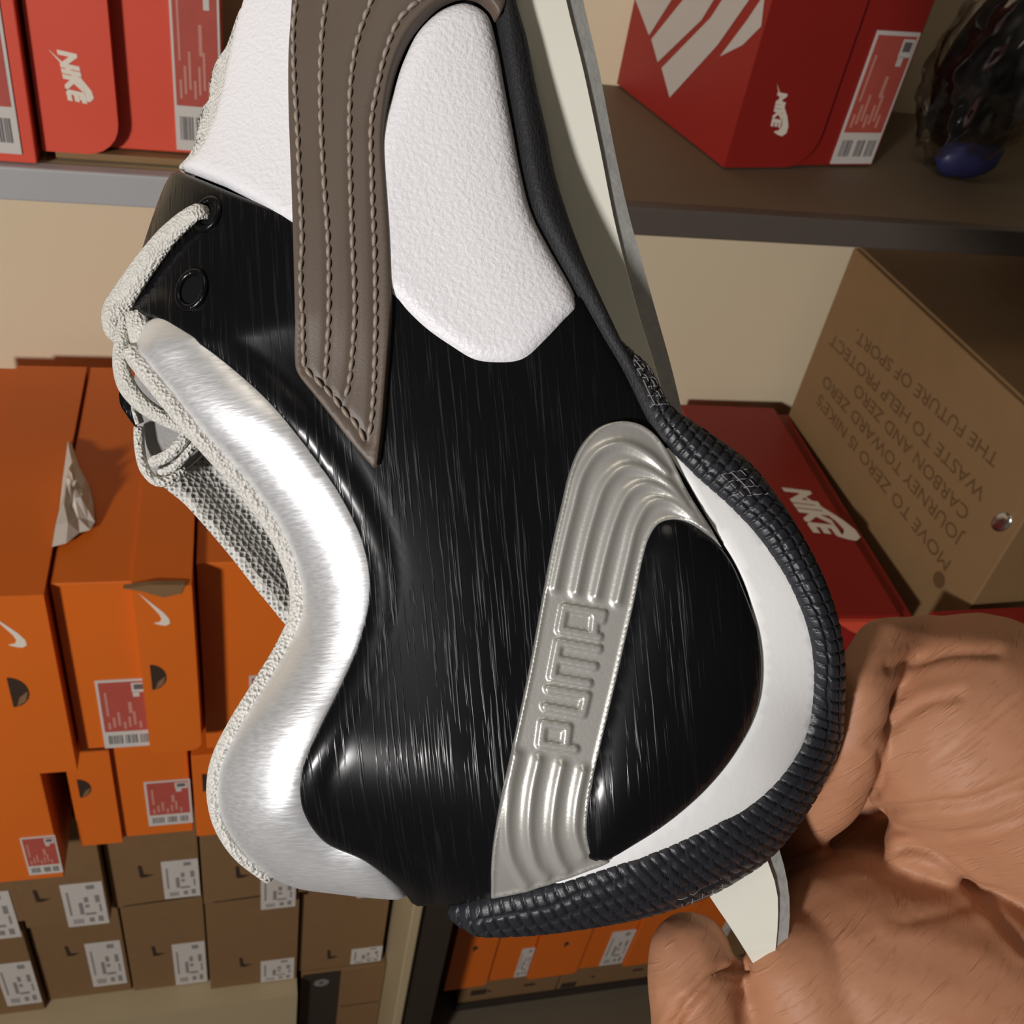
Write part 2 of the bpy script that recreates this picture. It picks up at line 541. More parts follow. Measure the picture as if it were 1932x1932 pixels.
# kraft rows
Y3 = 0.725
z3t = z2b - 0.0005
z3b = bz(300, 1716, Y3)
e3 = [bx(v, 1670, Y3) for v in (-140, 28, 202, 380, 562, 736)]
lab3 = [(-60, 30, 1683, 1772), (120, 200, 1665, 1745), (307, 376, 1622, 1692), (492, 558, 1652, 1712), (676, 735, 1640, 1690)]
desc = ['at the left edge, partly cut off', 'under the low red label', 'third from the left', 'below the tip of the heel collar', 'at the right end by the panel']
for i in range(5):
    x0, x1 = e3[i] + 0.0006, e3[i + 1] - 0.0006
    dy = (0.004, -0.006, 0.008, 0.0, 0.003)[i]
    zt = z3t - (0.012 if i < 2 else 0)
    r, w, h, yb, yl = shoe_box('brown kraft box in the upper kraft row, ' + desc[i], x0, x1, z3b, zt, Y3 + dy, LEN - 0.02, M_kraft, 'none', group='kraft boxes in the left bay')
    a = lab3[i]
    white_label(r, max(-w / 2 + .001, c(a[0], (a[2] + a[3]) / 2, x0, x1, z3b, Y3 + dy)[0]), min(w / 2 - .001, c(a[1], (a[2] + a[3]) / 2, x0, x1, z3b, Y3 + dy)[0]),
                c((a[0] + a[1]) / 2, a[3], x0, x1, z3b, Y3 + dy)[1], c((a[0] + a[1]) / 2, a[2], x0, x1, z3b, Y3 + dy)[1], yb - 0.0002, i)
    q = [None, (68, 1690), (265, 1644), (448, 1645), (612, 1650)][i]
    if q:
        s = c(*q, x0, x1, z3b, Y3 + dy); slit(r, s[0], s[1], 0.024, yb)
    if i >= 2:
        flat_print('flap_edge', [[(-w / 2 + .012, 0.004), (0, 0.0075), (w / 2 - .004, 0.010), (w / 2 - .006, 0.0085), (0.0, 0.005), (-w / 2 + .012, 0.003)]], yb, 0.0008, M_hole, r)
Y4 = 0.75
z4t = z3b - 0.0005
z4b = bz(300, 1866, Y4)
e4 = [bx(v, 1800, Y4) for v in (-110, 62, 238, 392, 562, 722)]
lab4 = [(0, 70, 1815, 1895), (167, 234, 1776, 1858), (328, 389, 1778, 1860), (492, 554, 1810, 1884), (660, 716, 1788, 1862)]
desc = ['at the left edge of the lower row', 'second from the left in the lower row', 'middle one of the lower row', 'fourth from the left in the lower row', 'last of the lower row, by the cream panel']
for i in range(5):
    x0, x1 = e4[i] + 0.0006, e4[i + 1] - 0.0006
    dy = (-0.008, 0.004, 0.002, -0.01, 0.0)[i]
    r, w, h, yb, yl = shoe_box('brown kraft shoe box ' + desc[i], x0, x1, z4b, z4t, Y4 + dy, LEN - 0.06, M_kraft, 'none', group='kraft boxes in the left bay')
    a = lab4[i]
    white_label(r, max(-w / 2 + .001, c(a[0], (a[2] + a[3]) / 2, x0, x1, z4b, Y4 + dy)[0]), min(w / 2 - .001, c(a[1], (a[2] + a[3]) / 2, x0, x1, z4b, Y4 + dy)[0]),
                max(0.003, c((a[0] + a[1]) / 2, a[3], x0, x1, z4b, Y4 + dy)[1]), c((a[0] + a[1]) / 2, a[2], x0, x1, z4b, Y4 + dy)[1], yb - 0.0002, 10 + i)
    q = [None, (127, 1794), (290, 1794), (455, 1815), (620, 1800)][i]
    if q:
        s = c(*q, x0, x1, z4b, Y4 + dy); slit(r, s[0], s[1], 0.024, yb)
# plinth under the stack and a dark box at its end
xp0, xp1 = bx(-140, 1890, .72), bx(560, 1890, .72)
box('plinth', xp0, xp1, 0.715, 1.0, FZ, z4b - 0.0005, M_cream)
tag(bpy.data.objects['plinth'], 'cream shelf plinth under the brown kraft boxes', 'plinth')
Yk = 0.745
xk0, xk1 = bx(566, 1900, Yk), bx(716, 1900, Yk)
zk0 = max(FZ, bz(640, 1990, Yk))
rk = empty('shoe_box', ((xk0 + xk1) / 2, Yk + .14, zk0))
tag(rk, 'black and brown shoe box with a round white emblem, lowest in the corner', 'shoe box')
wk, hk = xk1 - xk0, z4b - 0.001 - zk0
box('box_body', -wk / 2, wk / 2, -0.14, 0.14, 0, hk, M_kraft, rk, 0.001)
box('dark_panel', -wk / 2 + 0.002, -wk / 2 + wk * 0.46, -0.1408, -0.13, 0.002, hk - 0.002, M_post, rk)
sun = []
for k in range(12):
    a = math.radians(30 * k)
    sun.append(rot2([(0.003, -0.0012), (0.0115, -0.002), (0.0115, 0.002), (0.003, 0.0012)], a, (-wk / 2 + wk * 0.24, hk - 0.033)))
flat_print('emblem', sun, -0.1408, 0.0002, material('emblem_print', (0.22, 0.22, 0.21), 0.6), rk)
box('flap_line', -wk / 2 + wk * .5, wk / 2 - .004, -0.1406, -0.139, hk * 0.5, hk * 0.5 + 0.0015, M_hole, rk)

# cream upright and dark post between the bays
Yp = 0.66
UPT = bz(1640, 1160, 0.62) - 0.20     # top of the uprights, below the lower right shelf
x0, x1 = max(bx(742, 1800, Yp), e4[5] + .001, e3[5] + .001, xk1 + .001), bx(782, 1800, Yp)
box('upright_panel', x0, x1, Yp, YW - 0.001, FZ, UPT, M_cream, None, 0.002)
tag(bpy.data.objects['upright_panel'], 'cream upright side panel at the end of the kraft boxes', 'panel')
x2 = bx(838, 1800, Yp + .02)
box('shelf_post', x1 + 0.0015, x2, Yp + 0.01, YW - 0.001, FZ, UPT, M_post, None, 0.002)
tag(bpy.data.objects['shelf_post'], 'dark brown upright shelf post next to the cream panel', 'post')

# second bay: orange boxes below the heel
Yt = 0.76
zt_b = bz(1000, 1848, Yt)
zt_t = bz(1000, 1600, Yt)
et = [bx(858, 1780, Yt), bx(1018, 1780, Yt), bx(1195, 1780, Yt), bx(1370, 1780, Yt)]
for i in range(3):
    x0, x1 = et[i] + .0006, et[i + 1] - .0006
    lb = ['orange shoe box below the shoe heel, next to the dark post', 'orange shoe box below the shoe heel, between post and finger', 'orange shoe box mostly hidden behind the fingertip'][i]
    r, w, h, yb, yl = shoe_box(lb, x0, x1, zt_b, zt_t, Yt, 0.25, M_orange, 'L', 0.5, 0.006, ('br',), 0.008, group='orange boxes in the second bay')
    q = [(893, 1790), (1065, 1782), None][i]
    if q:
        s = c(*q, x0, x1, zt_b, Yt); hole(r, s[0], s[1], 0.008, yl, 'R', 1.0)
    a = [(980, 1042, 1795, 1846), (1135, 1200, 1785, 1836), (1330, 1360, 1785, 1836)][i]
    white_label(r, c(a[0], 1820, x0, x1, zt_b, Yt)[0], min(w / 2 - .001, c(a[1], 1820, x0, x1, zt_b, Yt)[0]), 0.004, c(1000, a[2], x0, x1, zt_b, Yt)[1], yb - .0002, 20 + i)
zu_t = zt_b - 0.0005
eu = [bx(862, 1890, Yt + .01), bx(1040, 1890, Yt + .01), bx(1230, 1890, Yt + .01), bx(1400, 1890, Yt + .01)]
zu_b = max(FZ + .02, bz(1000, 1990, Yt + .01))
for i in range(3):
    x0, x1 = eu[i] + .0006, eu[i + 1] - .0006
    lb = ['dull brown box under the orange boxes, beside the dark post', 'dull brown box under the orange boxes, second from the post', 'dull brown box under the orange boxes, behind the finger'][i]
    r, w, h, yb, yl = shoe_box(lb, x0, x1, zu_b, zu_t, Yt + .01, 0.24, M_kraft, 'none', group='brown boxes in the second bay')
    q = [(903, 1872), (1058, 1865), (1205, 1850)][i]
    s = c(*q, x0, x1, zu_b, Yt + .01)
    flat_print('handle_slot', [rect(min(max(s[0], -w / 2 + .02), w / 2 - .02), max(.012, min(s[1], h - .014)), 0.028, 0.018)], yb, 0.0004, M_hole, r)
    flat_print('dark_mark', [rect(w * 0.2, h * 0.45, 0.02, 0.007)], yb, 0.0003, M_hole, r)
    flat_print('dark_mark', [rect(-w * .2, h * 0.4, 0.006, 0.006)], yb, 0.0003, M_hole, r)
zz = zu_b
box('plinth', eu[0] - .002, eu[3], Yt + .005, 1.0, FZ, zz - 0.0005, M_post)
tag(bpy.data.objects['plinth.001'], 'dark plinth under the brown boxes of the second bay', 'plinth')

# ------------------------------------------------------------------ upper shelf, left: red boxes
Yr = 0.735
# thin flattened carton under the second box
xr0, xr1 = bx(84, 180, Yr), bx(420, 180, Yr)
ztc = bz(220, 284, Yr + .012)
box('flat_carton', bx(92, 300, Yr) + .004, xr1, Yr + 0.004, 0.99, zs_t + 0.0005, ztc, M_kraft2, None, 0.001)
tag(bpy.data.objects['flat_carton'], 'tan carton lying flat under the red shoe box', 'carton')
xq0, xq1 = bx(-190, 160, Yr - .01), bx(56, 180, Yr - .01)
r, w, h, yb, yl = shoe_box('light red shoe box at the upper left edge with white bordered label', xq0, xq1, zs_t, zs_t + .20, Yr - .012, 0.26, M_lred, 'L', 0.4, 0.003)
red_label(r, w / 2 - 0.052, w / 2 - 0.010, c(20, 290, xq0, xq1, zs_t, Yr - .01)[1], c(20, 290, xq0, xq1, zs_t, Yr - .01)[1] + .125, yb - .0002)
xl = bx(66, 180, Yr)
r, w, h, yb, yl = shoe_box('red shoe box on the shelf with rounded lid flap and white logo', xl, xr1, ztc + .0005, ztc + 0.195, Yr, 0.26, M_lred, 'L', 0.42, 0.012, ('br',), 0.022)
zl = ztc + .0005
s = c(124, 136, xl, xr1, zl, Yr)
swoosh(r, s[0] + .004, s[1] - .002, 0.040, math.radians(112), yl)
word('logo_word', 'NIKE', 0.0145, r, (s[0] - 0.003, s[1] + 0.014), (0.10, -1.0), (1.0, 0.10), yl - 0.0004, M_logo, 0.25, 0.0008)
la = c(326, 140, xl, xr1, zl, Yr + .012)[0]
red_label(r, la, min(w / 2 - .001, la + 0.058), c(345, 282, xl, xr1, zl, Yr + .012)[1], c(345, 282, xl, xr1, zl, Yr + .012)[1] + .125, yb - .0002)

# ------------------------------------------------------------------ upper shelf, right: red box turned on the shelf, bag
cor = WZ(1365, 318, zs_t)
fr = WZ(1650, 316, zs_t)
lf = WZ(1172, 160, zs_t)
ux = fr - cor
wR = np.linalg.norm(ux)
aR = math.atan2(ux[1], ux[0])
uy = np.array([-math.sin(aR), math.cos(aR)])
LR = 0.30
rR = empty('shoe_box', (cor[0], cor[1], zs_t + .0005), (0, 0, aR))
tag(rR, 'shade-darkened red shoe box at the upper right with white stripe graphic on its side', 'shoe box')
hR = 0.23
box('box_body', 0.003, wR, 0.004, LR, 0, hR, M_shaded_red, rR, 0.001)
prism('lid', rounded(0, wR * 0.56, 0.0003, hR + .003, 0.03, ('br',)), 0.0, LR + .002, M_shaded_red, rR)
# label on the front end
red_label(rR, wR * 0.70, wR - 0.003, 0.002, 0.118, 0.0037)
swoosh(rR, 0.043, 0.050, 0.050, math.radians(104), -0.0002)
word('logo_word', 'NIKE', 0.013, rR, (0.033, 0.066), (0.12, -1.0), (1.0, 0.12), -0.0006, M_logo, 0.25, 0.0008)
# printed slashes on the long left side
M_stripe = material('stripe_print', (0.50, 0.45, 0.40), 0.55)


def on_side(px, py):
    r_ = ray(px, py)
    nx = np.array([math.cos(aR), math.sin(aR), 0])
    t_ = np.dot(nx, cor - CAM) / np.dot(nx, r_)
    d_ = CAM + r_ * t_ - cor
    return np.dot(d_[:2], uy), d_[2]


for quad in ([(230, 0), (260, -60), (420, -60), (390, 0), (290, 158)], [(300, 175), (440, 0), (480, -60), (610, -60), (575, 0), (520, 90), (328, 275)],
             [(345, 300), (560, 80), (650, -60), (760, -60), (730, 0), (590, 200), (380, 430)], [(600, 250), (720, 90), (780, 0), (800, -40), (785, 120), (700, 200)]):
    pts = [on_side(1100 + a / 2.322, b_ / 2.322) for a, b_ in quad]
    bm = bmesh.new()
    bm.faces.new([bm.verts.new((-0.0004, max(0.004, min(LR, y_)), max(0.002, min(hR - .002, z_)))) for y_, z_ in pts])
    bmesh.ops.triangulate(bm, faces=bm.faces)
    bm_obj('side_stripe', bm, M_stripe, rR)

# clear bag with a dark shoe inside
bag_c = WZ(1822, 325, zs_t)
rb = empty('bagged_shoe', (bag_c[0], bag_c[1] + 0.01, zs_t + .0005))
tag(rb, 'black shoe with blue heel wrapped in a clear plastic bag, upper right', 'shoe')


def blob(name, sx, sy, sz, cz, amp, freq, mat, parent, seed, lean=0.0, sub=5):
    bm = bmesh.new()
    bmesh.ops.create_icosphere(bm, subdivisions=sub, radius=1)
    for v in bm.verts:
        d = v.co.copy()
        n_ = noise.noise(d * freq + Vector((seed, 0, 0))) + 0.5 * noise.noise(d * freq * 2.3 + Vector((0, seed, 0)))
        n2 = abs(noise.noise(d * freq * 1.7 + Vector((seed, seed, 0))))
        q = d * (1 + amp * n_ - amp * 0.8 * n2)
        q = Vector((q.x * sx, q.y * sy, q.z * sz))
        q.x += lean * q.z
        q.z += cz
        q.z = max(q.z, 0.0)
        v.co = q
    return bm_obj(name, bm, mat, parent, True)


M_bshoe = material('black_shoe_leather', (0.012, 0.011, 0.011), 0.35)
M_blue = material('blue_heel', (0.035, 0.036, 0.13), 0.4)
blob('shoe_body', 0.052, 0.05, 0.095, 0.10, 0.10, 1.5, M_bshoe, rb, 2.0, 0.20, 4)
blob('heel', 0.034, 0.020, 0.022, 0.020, 0.12, 1.5, M_blue, rb, 5.0, 0.3, 3).location = (-0.012, -0.020, 0)
M_bag = bpy.data.materials.new('clear_plastic')
M_bag.use_nodes = True
nt = M_bag.node_tree
nt.nodes.clear()
out = nt.nodes.new('ShaderNodeOutputMaterial')
mixs = nt.nodes.new('ShaderNodeMixShader')
tr_ = nt.nodes.new('ShaderNodeBsdfTransparent')
gl = nt.nodes.new('ShaderNodeBsdfGlossy')
gl.inputs['Roughness'].default_value = 0.07
lw_ = nt.nodes.new('ShaderNodeLayerWeight')
lw_.inputs['Blend'].default_value = 0.42
tr_.inputs[0].default_value = (0.90, 0.90, 0.90, 1)
nt.links.new(lw_.outputs['Facing'], mixs.inputs[0])
nt.links.new(tr_.outputs[0], mixs.inputs[1])
nt.links.new(gl.outputs[0], mixs.inputs[2])
nt.links.new(mixs.outputs[0], out.inputs[0])
blob('plastic_bag', 0.062, 0.060, 0.108, 0.108, 0.14, 3.4, M_bag, rb, 9.0, 0.22, 5)

# ------------------------------------------------------------------ right bay: red box and tan carton with text
zRT = None
# top of the red box: plane at height zr
zr = bz(1640, 1160, 0.62)
f0 = WZ(1575, 1163, zr)      # front left top corner (lid strip)
f1 = WZ(1700, 1163, zr)
b1 = WZ(1462, 772, zr)
dirv = (b1 - f1)[:2]
Lr = np.linalg.norm(dirv)
aY = math.atan2(dirv[1], dirv[0]) - math.pi / 2
wl = np.linalg.norm((f1 - f0)[:2])
g1 = WZ(1782, 1150, zr)
wtot = min(math.cos(-aY) * cc[0] - math.sin(-aY) * cc[1] for cc in ((WZ(1790, 1152, zr) - f0)[:2], (WZ(1492, 770, zr) - f0)[:2])) - 0.003
rr_ = empty('shoe_box', (f0[0], f0[1], 0.30), (0, 0, aY))
tag(rr_, 'red shoe box behind the shoe heel with a big white logo on top', 'shoe box')
hh = zr - 0.30
box('box_body', 0.004, wtot, 0.006, Lr, hh - 0.13, hh - 0.008, M_shaded_red, rr_, 0.001)
box('lid', -0.055, wl, 0.0, Lr + .002, hh - 0.128, hh, M_shaded_red, rr_, 0.001)
prism('lid_flap', [(0.0, hh - 0.002), (wl * 0.98, hh - 0.002), (wl * 0.9, hh - 0.018), (wl * 0.55, hh - 0.024), (wl * 0.3, hh - 0.016)], -0.006, -0.001, M_lred, rr_)
# logo on the top of the lid: flat print in local x,y at z = hh
lm = WZ(1545, 965, zr)
ca, sa = math.cos(-aY), math.sin(-aY)
dl = (lm - f0)[:2]
lx, ly = ca * dl[0] - sa * dl[1], sa * dl[0] + ca * dl[1]
bm = bmesh.new()
for poly in (rot2(swoosh_poly(0.105), math.radians(102), (lx + 0.008, ly - 0.004)),):
    vv = [bm.verts.new((p_[0], p_[1], hh + 0.0004)) for p_ in poly]
    bm.faces.new(vv)
bmesh.ops.triangulate(bm, faces=bm.faces)
bm_obj('logo_tick', bm, M_logo, rr_)
v, f = text_mesh('NIKE', 0.042, 0.3, 0.0022)
vv = []
for q in v:
    a_, b_ = q[0] * 0.85, q[1]
    vv.append((lx - 0.028 + b_ * 1.0 + a_ * 0.1, ly + 0.042 - a_ * 1.0 + b_ * 0.1, hh + 0.0005))
mesh_obj('logo_word', vv, f, M_logo, rr_, False)
ZB2 = zr - 0.131
box('shelf_board', x2 + 0.002, 1.5, 0.54, YW - .001, ZB2 - 0.03, ZB2, M_wood, None, 0.002)
tag(bpy.data.objects['shelf_board.002'], 'brown shelf board carrying the red box and tan carton behind the hand', 'shelf')

# tan carton: left side face vertical, long edge along the same direction
c0 = WZ(1492, 770, zr)     # far corner at the height of the red box's top
c1 = WZ(1790, 1152, zr)    # near corner
cd = (c1 - c0)[:2]
Lc_ = np.linalg.norm(cd)
aC = math.atan2(-cd[1], -cd[0]) - math.pi / 2
# height of the far top corner (1605,462): vertical line above c0
best = None
for k in range(400):
    zt = zr + k * 0.001
    P = np.array([c0[0], c0[1], zt]) - CAM
    q = MC.T @ P
    py_ = CY - F * q[1] / -q[2]
    if best is None or abs(py_ - 466) < best[0]:
        best = (abs(py_ - 466), zt)
zct = best[1]
rc = empty('carton', (c1[0], c1[1], zr - 0.13), (0, 0, aC))
tag(rc, 'big tan carton with upside down printed lines on its side', 'carton')
hc = zct - (zr - 0.13)
box('carton_body', 0.0, 0.26, -0.02, Lc_, 0.0, hc, M_kraft2, rc, 0.0015)
# top flap, a little ajar; its darker card stands in for shade on top
box('top_flap', 0.004, 0.255, 0.004, Lc_ - 0.004, hc + 0.0006, hc + 0.004, M_kraft, rc, 0.001)
lines = ["MOVE TO ZERO IS NIKE'S", "JOURNEY TOWARD ZERO", "CARBON AND ZERO", "WASTE TO HELP PROTECT", "THE FUTURE OF SPORT."]
starts = [(1797, 1062), (1818, 1010), (1832, 965), (1862, 925), (1888, 860)]
fx = np.array([math.cos(aC), math.sin(aC)])      # local x
fy = np.array([-math.sin(aC), math.cos(aC)])     # local y


def on_face(px, py):
    """pixel to local y,z on the carton's side face"""
    r = ray(px, py)
    nx = np.array([fx[0], fx[1], 0])
    t = np.dot(nx, c1 - CAM) / np.dot(nx, r)
    P = CAM + r * t
    d = P - np.array([c1[0], c1[1], zr - 0.13])
    return np.dot(d[:2], fy), d[2]


ends = [(1548, 742), (1558, 706), (1618, 722), (1572, 628), (1618, 620)]
hts = []
for ln, s0, e0 in zip(lines, starts, ends):
    a0, a1 = on_face(*s0), on_face(*e0)
    v, f = text_mesh(ln, 1.0)
    wd = max(q[0] for q in v)
    ln_ = math.hypot(a1[0] - a0[0], a1[1] - a0[1])
    du = ((a1[0] - a0[0]) / ln_, (a1[1] - a0[1]) / ln_)
    sz = ln_ / wd
    up_ = (du[1], -du[0])       # text up points down on the upside down face
    if up_[1] > 0: up_ = (-up_[0], -up_[1])
    hz = 0.0215
    vv = [(-0.0004, a0[0] + du[0] * q[0] * sz + up_[0] * q[1] * hz, a0[1] + du[1] * q[0] * sz + up_[1] * q[1] * hz) for q in v]
    mesh_obj('printed_line', vv, f, M_kprint, rc, False)
dm = on_face(1772, 1094)
bm = bmesh.new()
bm.faces.new([bm.verts.new((-0.0004, dm[0] + 0.009 * math.cos(k * math.pi / 12), dm[1] + 0.009 * math.sin(k * math.pi / 12))) for k in range(24)])
bm_obj('round_mark', bm, M_kprint, rc)
dm = on_face(1890, 985)
bm = bmesh.new()
bmesh.ops.create_uvsphere(bm, u_segments=20, v_segments=12, radius=1)
for v_ in bm.verts:
    v_.co = Vector((v_.co.x * 0.004, dm[0] + v_.co.y * 0.010 - v_.co.z * 0.004, dm[1] + v_.co.z * 0.013))
bm_obj('metal_grommet', bm, material('grommet_metal', (0.7, 0.7, 0.72), 0.25, 1.0), rc, True)
# small red box and white label stub at the right edge
YR = 0.545
xs0, xs1 = bx(1812, 1200, YR), bx(1990, 1200, YR)
zz0 = bz(1850, 1215, YR)
rs = empty('shoe_box', ((xs0 + xs1) / 2, YR, ZB2 + 0.0005))
tag(rs, 'shade-darkened red shoe box peeking out above the hand at the right edge', 'shoe box')
wS = xs1 - xs0
hS = zz0 - ZB2
box('box_body', -wS / 2, wS / 2, 0.0, 0.045, 0, hS, M_shaded_red, rs, 0.001)
box('label', wS / 2 - 0.038, wS / 2 - 0.002, -0.0006, 0.0, hS - 0.04, hS - 0.001, M_paper, rs)
# ------------------------------------------------------------------ the shoe
D0 = 0.175                     # distance of the near side of the shoe from the camera
K = D0 / F                     # metres per pixel at that distance
ROOT = CAMM @ Matrix.Translation((0, 0, -D0))
shoe = empty('running_shoe', mat=ROOT)
tag(shoe, 'black, white and silver running shoe held heel down in the hand', 'shoe')
ZC = -0.031                    # middle plane of the shoe


def L3(px, py, z):
    """shoe-local point seen at a pixel, at local depth z"""
    d = D0 - z
    return np.array([(px - CX) / F * d, -(py - CY) / F * d, z])


def catmull(pts, step, closed=False):
    """smooth resampling; a point given twice in a row is a sharp corner"""
    pts = [tuple(map(float, p)) for p in pts]
    if closed:
        # rotate so that we start at a corner if there is one
        for i in range(len(pts)):
            if pts[i] == pts[(i + 1) % len(pts)]:
                pts = pts[i + 1:] + pts[:i + 1]
                break
        else:
            i = None
    runs = []
    cur = [pts[0]]
    corner = False
    for p in pts[1:]:
        if p == cur[-1]:
            runs.append(cur)
            cur = [p]
            corner = True
        else:
            cur.append(p)
    runs.append(cur)
    out = []

    def run(P, loop=False):
        P = np.array(P)
        n = len(P)
        res = []
        m = n if loop else n - 1
        for i in range(m):
            p1, p2 = P[i], P[(i + 1) % n]
            p0 = P[i - 1] if (loop or i > 0) else 2 * p1 - p2
            p3 = P[(i + 2) % n] if (loop or i + 2 < n) else 2 * p2 - p1
            seg = max(1, int(round(np.linalg.norm(p2 - p1) / step)))
            d1, d2, d3 = [max(np.linalg.norm(b - a), 1e-6) ** 0.5 for a, b in ((p0, p1), (p1, p2), (p2, p3))]
            m1 = d2 * ((p1 - p0) / d1 - (p2 - p0) / (d1 + d2)) + (p2 - p1)
            m2 = d2 * ((p3 - p2) / d3 - (p3 - p1) / (d2 + d3)) + (p2 - p1)
            for k in range(seg):
                t = k / seg
                res.append((2 * t ** 3 - 3 * t ** 2 + 1) * p1 + (t ** 3 - 2 * t ** 2 + t) * m1 + (-2 * t ** 3 + 3 * t ** 2) * p2 + (t ** 3 - t ** 2) * m2)
        return res
    if closed and not corner:
        return np.array(run(runs[0], True))
    if closed:
        if runs[-1][-1] != runs[0][0]:
            runs[-1].append(runs[0][0])
        for rn in runs:
            if len(rn) > 1: out += run(rn)
        return np.array(out)
    for rn in runs:
        if len(rn) > 1: out += run(rn)
    out.append(np.array(runs[-1][-1]))
    return np.array(out)


def dpoly(P, poly, closed=False):
    """distance of points to a polyline"""
    A = np.asarray(poly, float)
    B = np.roll(A, -1, 0) if closed else A[1:]
    if not closed: A = A[:-1]
    best = np.full(len(P), 1e18)
    for a, b in zip(A, B):
        ab = b - a
        l2 = ab.dot(ab)
        if l2 < 1e-9: continue
        t = np.clip(((P - a) @ ab) / l2, 0, 1)
        d = P - a - t[:, None] * ab
        best = np.minimum(best, (d * d).sum(1))
    return np.sqrt(best)


def inside(P, poly):
    x, y = P[:, 0], P[:, 1]
    res = np.zeros(len(P), bool)
    A = np.asarray(poly)
    B = np.roll(A, -1, 0)
    for (x0, y0), (x1, y1) in zip(A, B):
        if y0 == y1: continue
        cnd = ((y0 > y) != (y1 > y)) & (x < (x1 - x0) * (y - y0) / (y1 - y0) + x0)
        res ^= cnd
    return res


def sstep(a, b, x):
    t = np.clip((x - a) / (b - a), 0, 1)
    return t * t * (3 - 2 * t)


def quarter(s, R):
    t = 1 - np.clip(s / R, 0.004, 1)
    return 1 - np.sqrt(np.maximum(0, 1 - t * t))


BOT = catmull([(380, 1580), (430, 1632), (515, 1672), (640, 1697), (780, 1730), (900, 1768), (1050, 1785), (1200, 1770), (1330, 1720), (1450, 1640), (1545, 1530), (1605, 1400)], 30)
RGT = catmull([(1605, 1400), (1605, 1250), (1565, 1100), (1485, 960), (1385, 850), (1290, 780), (1215, 690), (1150, 590), (1085, 470), (1030, 320), (1000, 150), (970, 0), (940, -300), (940, -600), (930, -880)], 40)
LFT = catmull([(515, 1676), (440, 1640), (385, 1550), (390, 1460), (430, 1370), (500, 1270), (550, 1190), (560, 1120), (530, 1050), (460, 960), (360, 850), (270, 750), (225, 690), (232, 620), (275, 480), (325, 340), (380, 200), (425, 0), (460, -150), (520, -400), (620, -650)], 40)
TOE = catmull([(560, -500), (620, -650), (720, -820), (840, -920), (930, -880)], 40)


def Zf(P):
    x, y = P[:, 0], P[:, 1]
    z = np.zeros(len(P))
    z -= 330 * K * quarter(dpoly(P, BOT), 330)
    z -= 60 * K * quarter(dpoly(P, RGT), 190)
    z -= 330 * K * quarter(dpoly(P, TOE), 480)
    sl = dpoly(P, LFT)
    u = sstep(620, 820, y)
    z -= 150 * K * quarter(sl, 190) * u + 250 * K * quarter(sl, 420) * (1 - u)
    z -= 60 * K * sstep(950, 480, x) * np.exp(-((y - 1150) / 330) ** 2)
    return np.maximum(z, ZC + 0.0005)


def surf(P, off=0.0):
    P = np.asarray(P, float)
    e = 2.0

    def pos(Q):
        z = Zf(Q)
        d = D0 - z
        return np.stack([(Q[:, 0] - CX) / F * d, -(Q[:, 1] - CY) / F * d, z], 1)
    S = pos(P)
    dx = pos(P + (e, 0)) - pos(P - (e, 0))
    dy = pos(P + (0, e)) - pos(P - (0, e))
    N = np.cross(dy, dx)
    N /= np.linalg.norm(N, axis=1)[:, None] + 1e-12
    N[N[:, 2] < 0] *= -1
    return S + N * np.reshape(off, (-1, 1)) if np.ndim(off) else S + N * off


def tri_fill(bpts, grid, rings=(), jitter=0.25, margin=None):
    """points and triangles of a region in pixel space"""
    bpts = np.asarray(bpts)
    lo, hi = bpts.min(0), bpts.max(0)
    xs = np.arange(lo[0], hi[0], grid)
    ys = np.arange(lo[1], hi[1], grid * 0.866)
    G = np.array([(x + (0.5 * grid if j % 2 else 0), y) for j, y in enumerate(ys) for x in xs])
    G = G[inside(G, bpts)]
    s = dpoly(G, bpts, True)
    m = margin if margin is not None else ((max(rings) + grid * 0.6) if rings else grid * 0.6)
    G = G[s > m]
    extra = []
    if rings:
        t = np.roll(bpts, -1, 0) - np.roll(bpts, 1, 0)
        t /= np.linalg.norm(t, axis=1)[:, None] + 1e-9
        nn = np.stack([-t[:, 1], t[:, 0]], 1)
        area = 0.5 * np.sum(bpts[:, 0] * np.roll(bpts[:, 1], -1) - np.roll(bpts[:, 0], -1) * bpts[:, 1])
        if area < 0: nn = -nn
        for rg in rings:
            Q = bpts + nn * rg
            ok = inside(Q, bpts)
            Q = Q[ok]
            if len(Q):
                Q = Q[dpoly(Q, bpts, True) > rg * 0.93]
                extra.append(Q)
    allp = np.concatenate([bpts] + extra + [G]) if len(G) else np.concatenate([bpts] + extra)
    nb = len(bpts)
    res = delaunay_2d_cdt([Vector(p) for p in allp], [(i, (i + 1) % nb) for i in range(nb)], [], 1, 0.05)
    V = np.array([tuple(v) for v in res[0]])
    return V, [tuple(f) for f in res[2]]


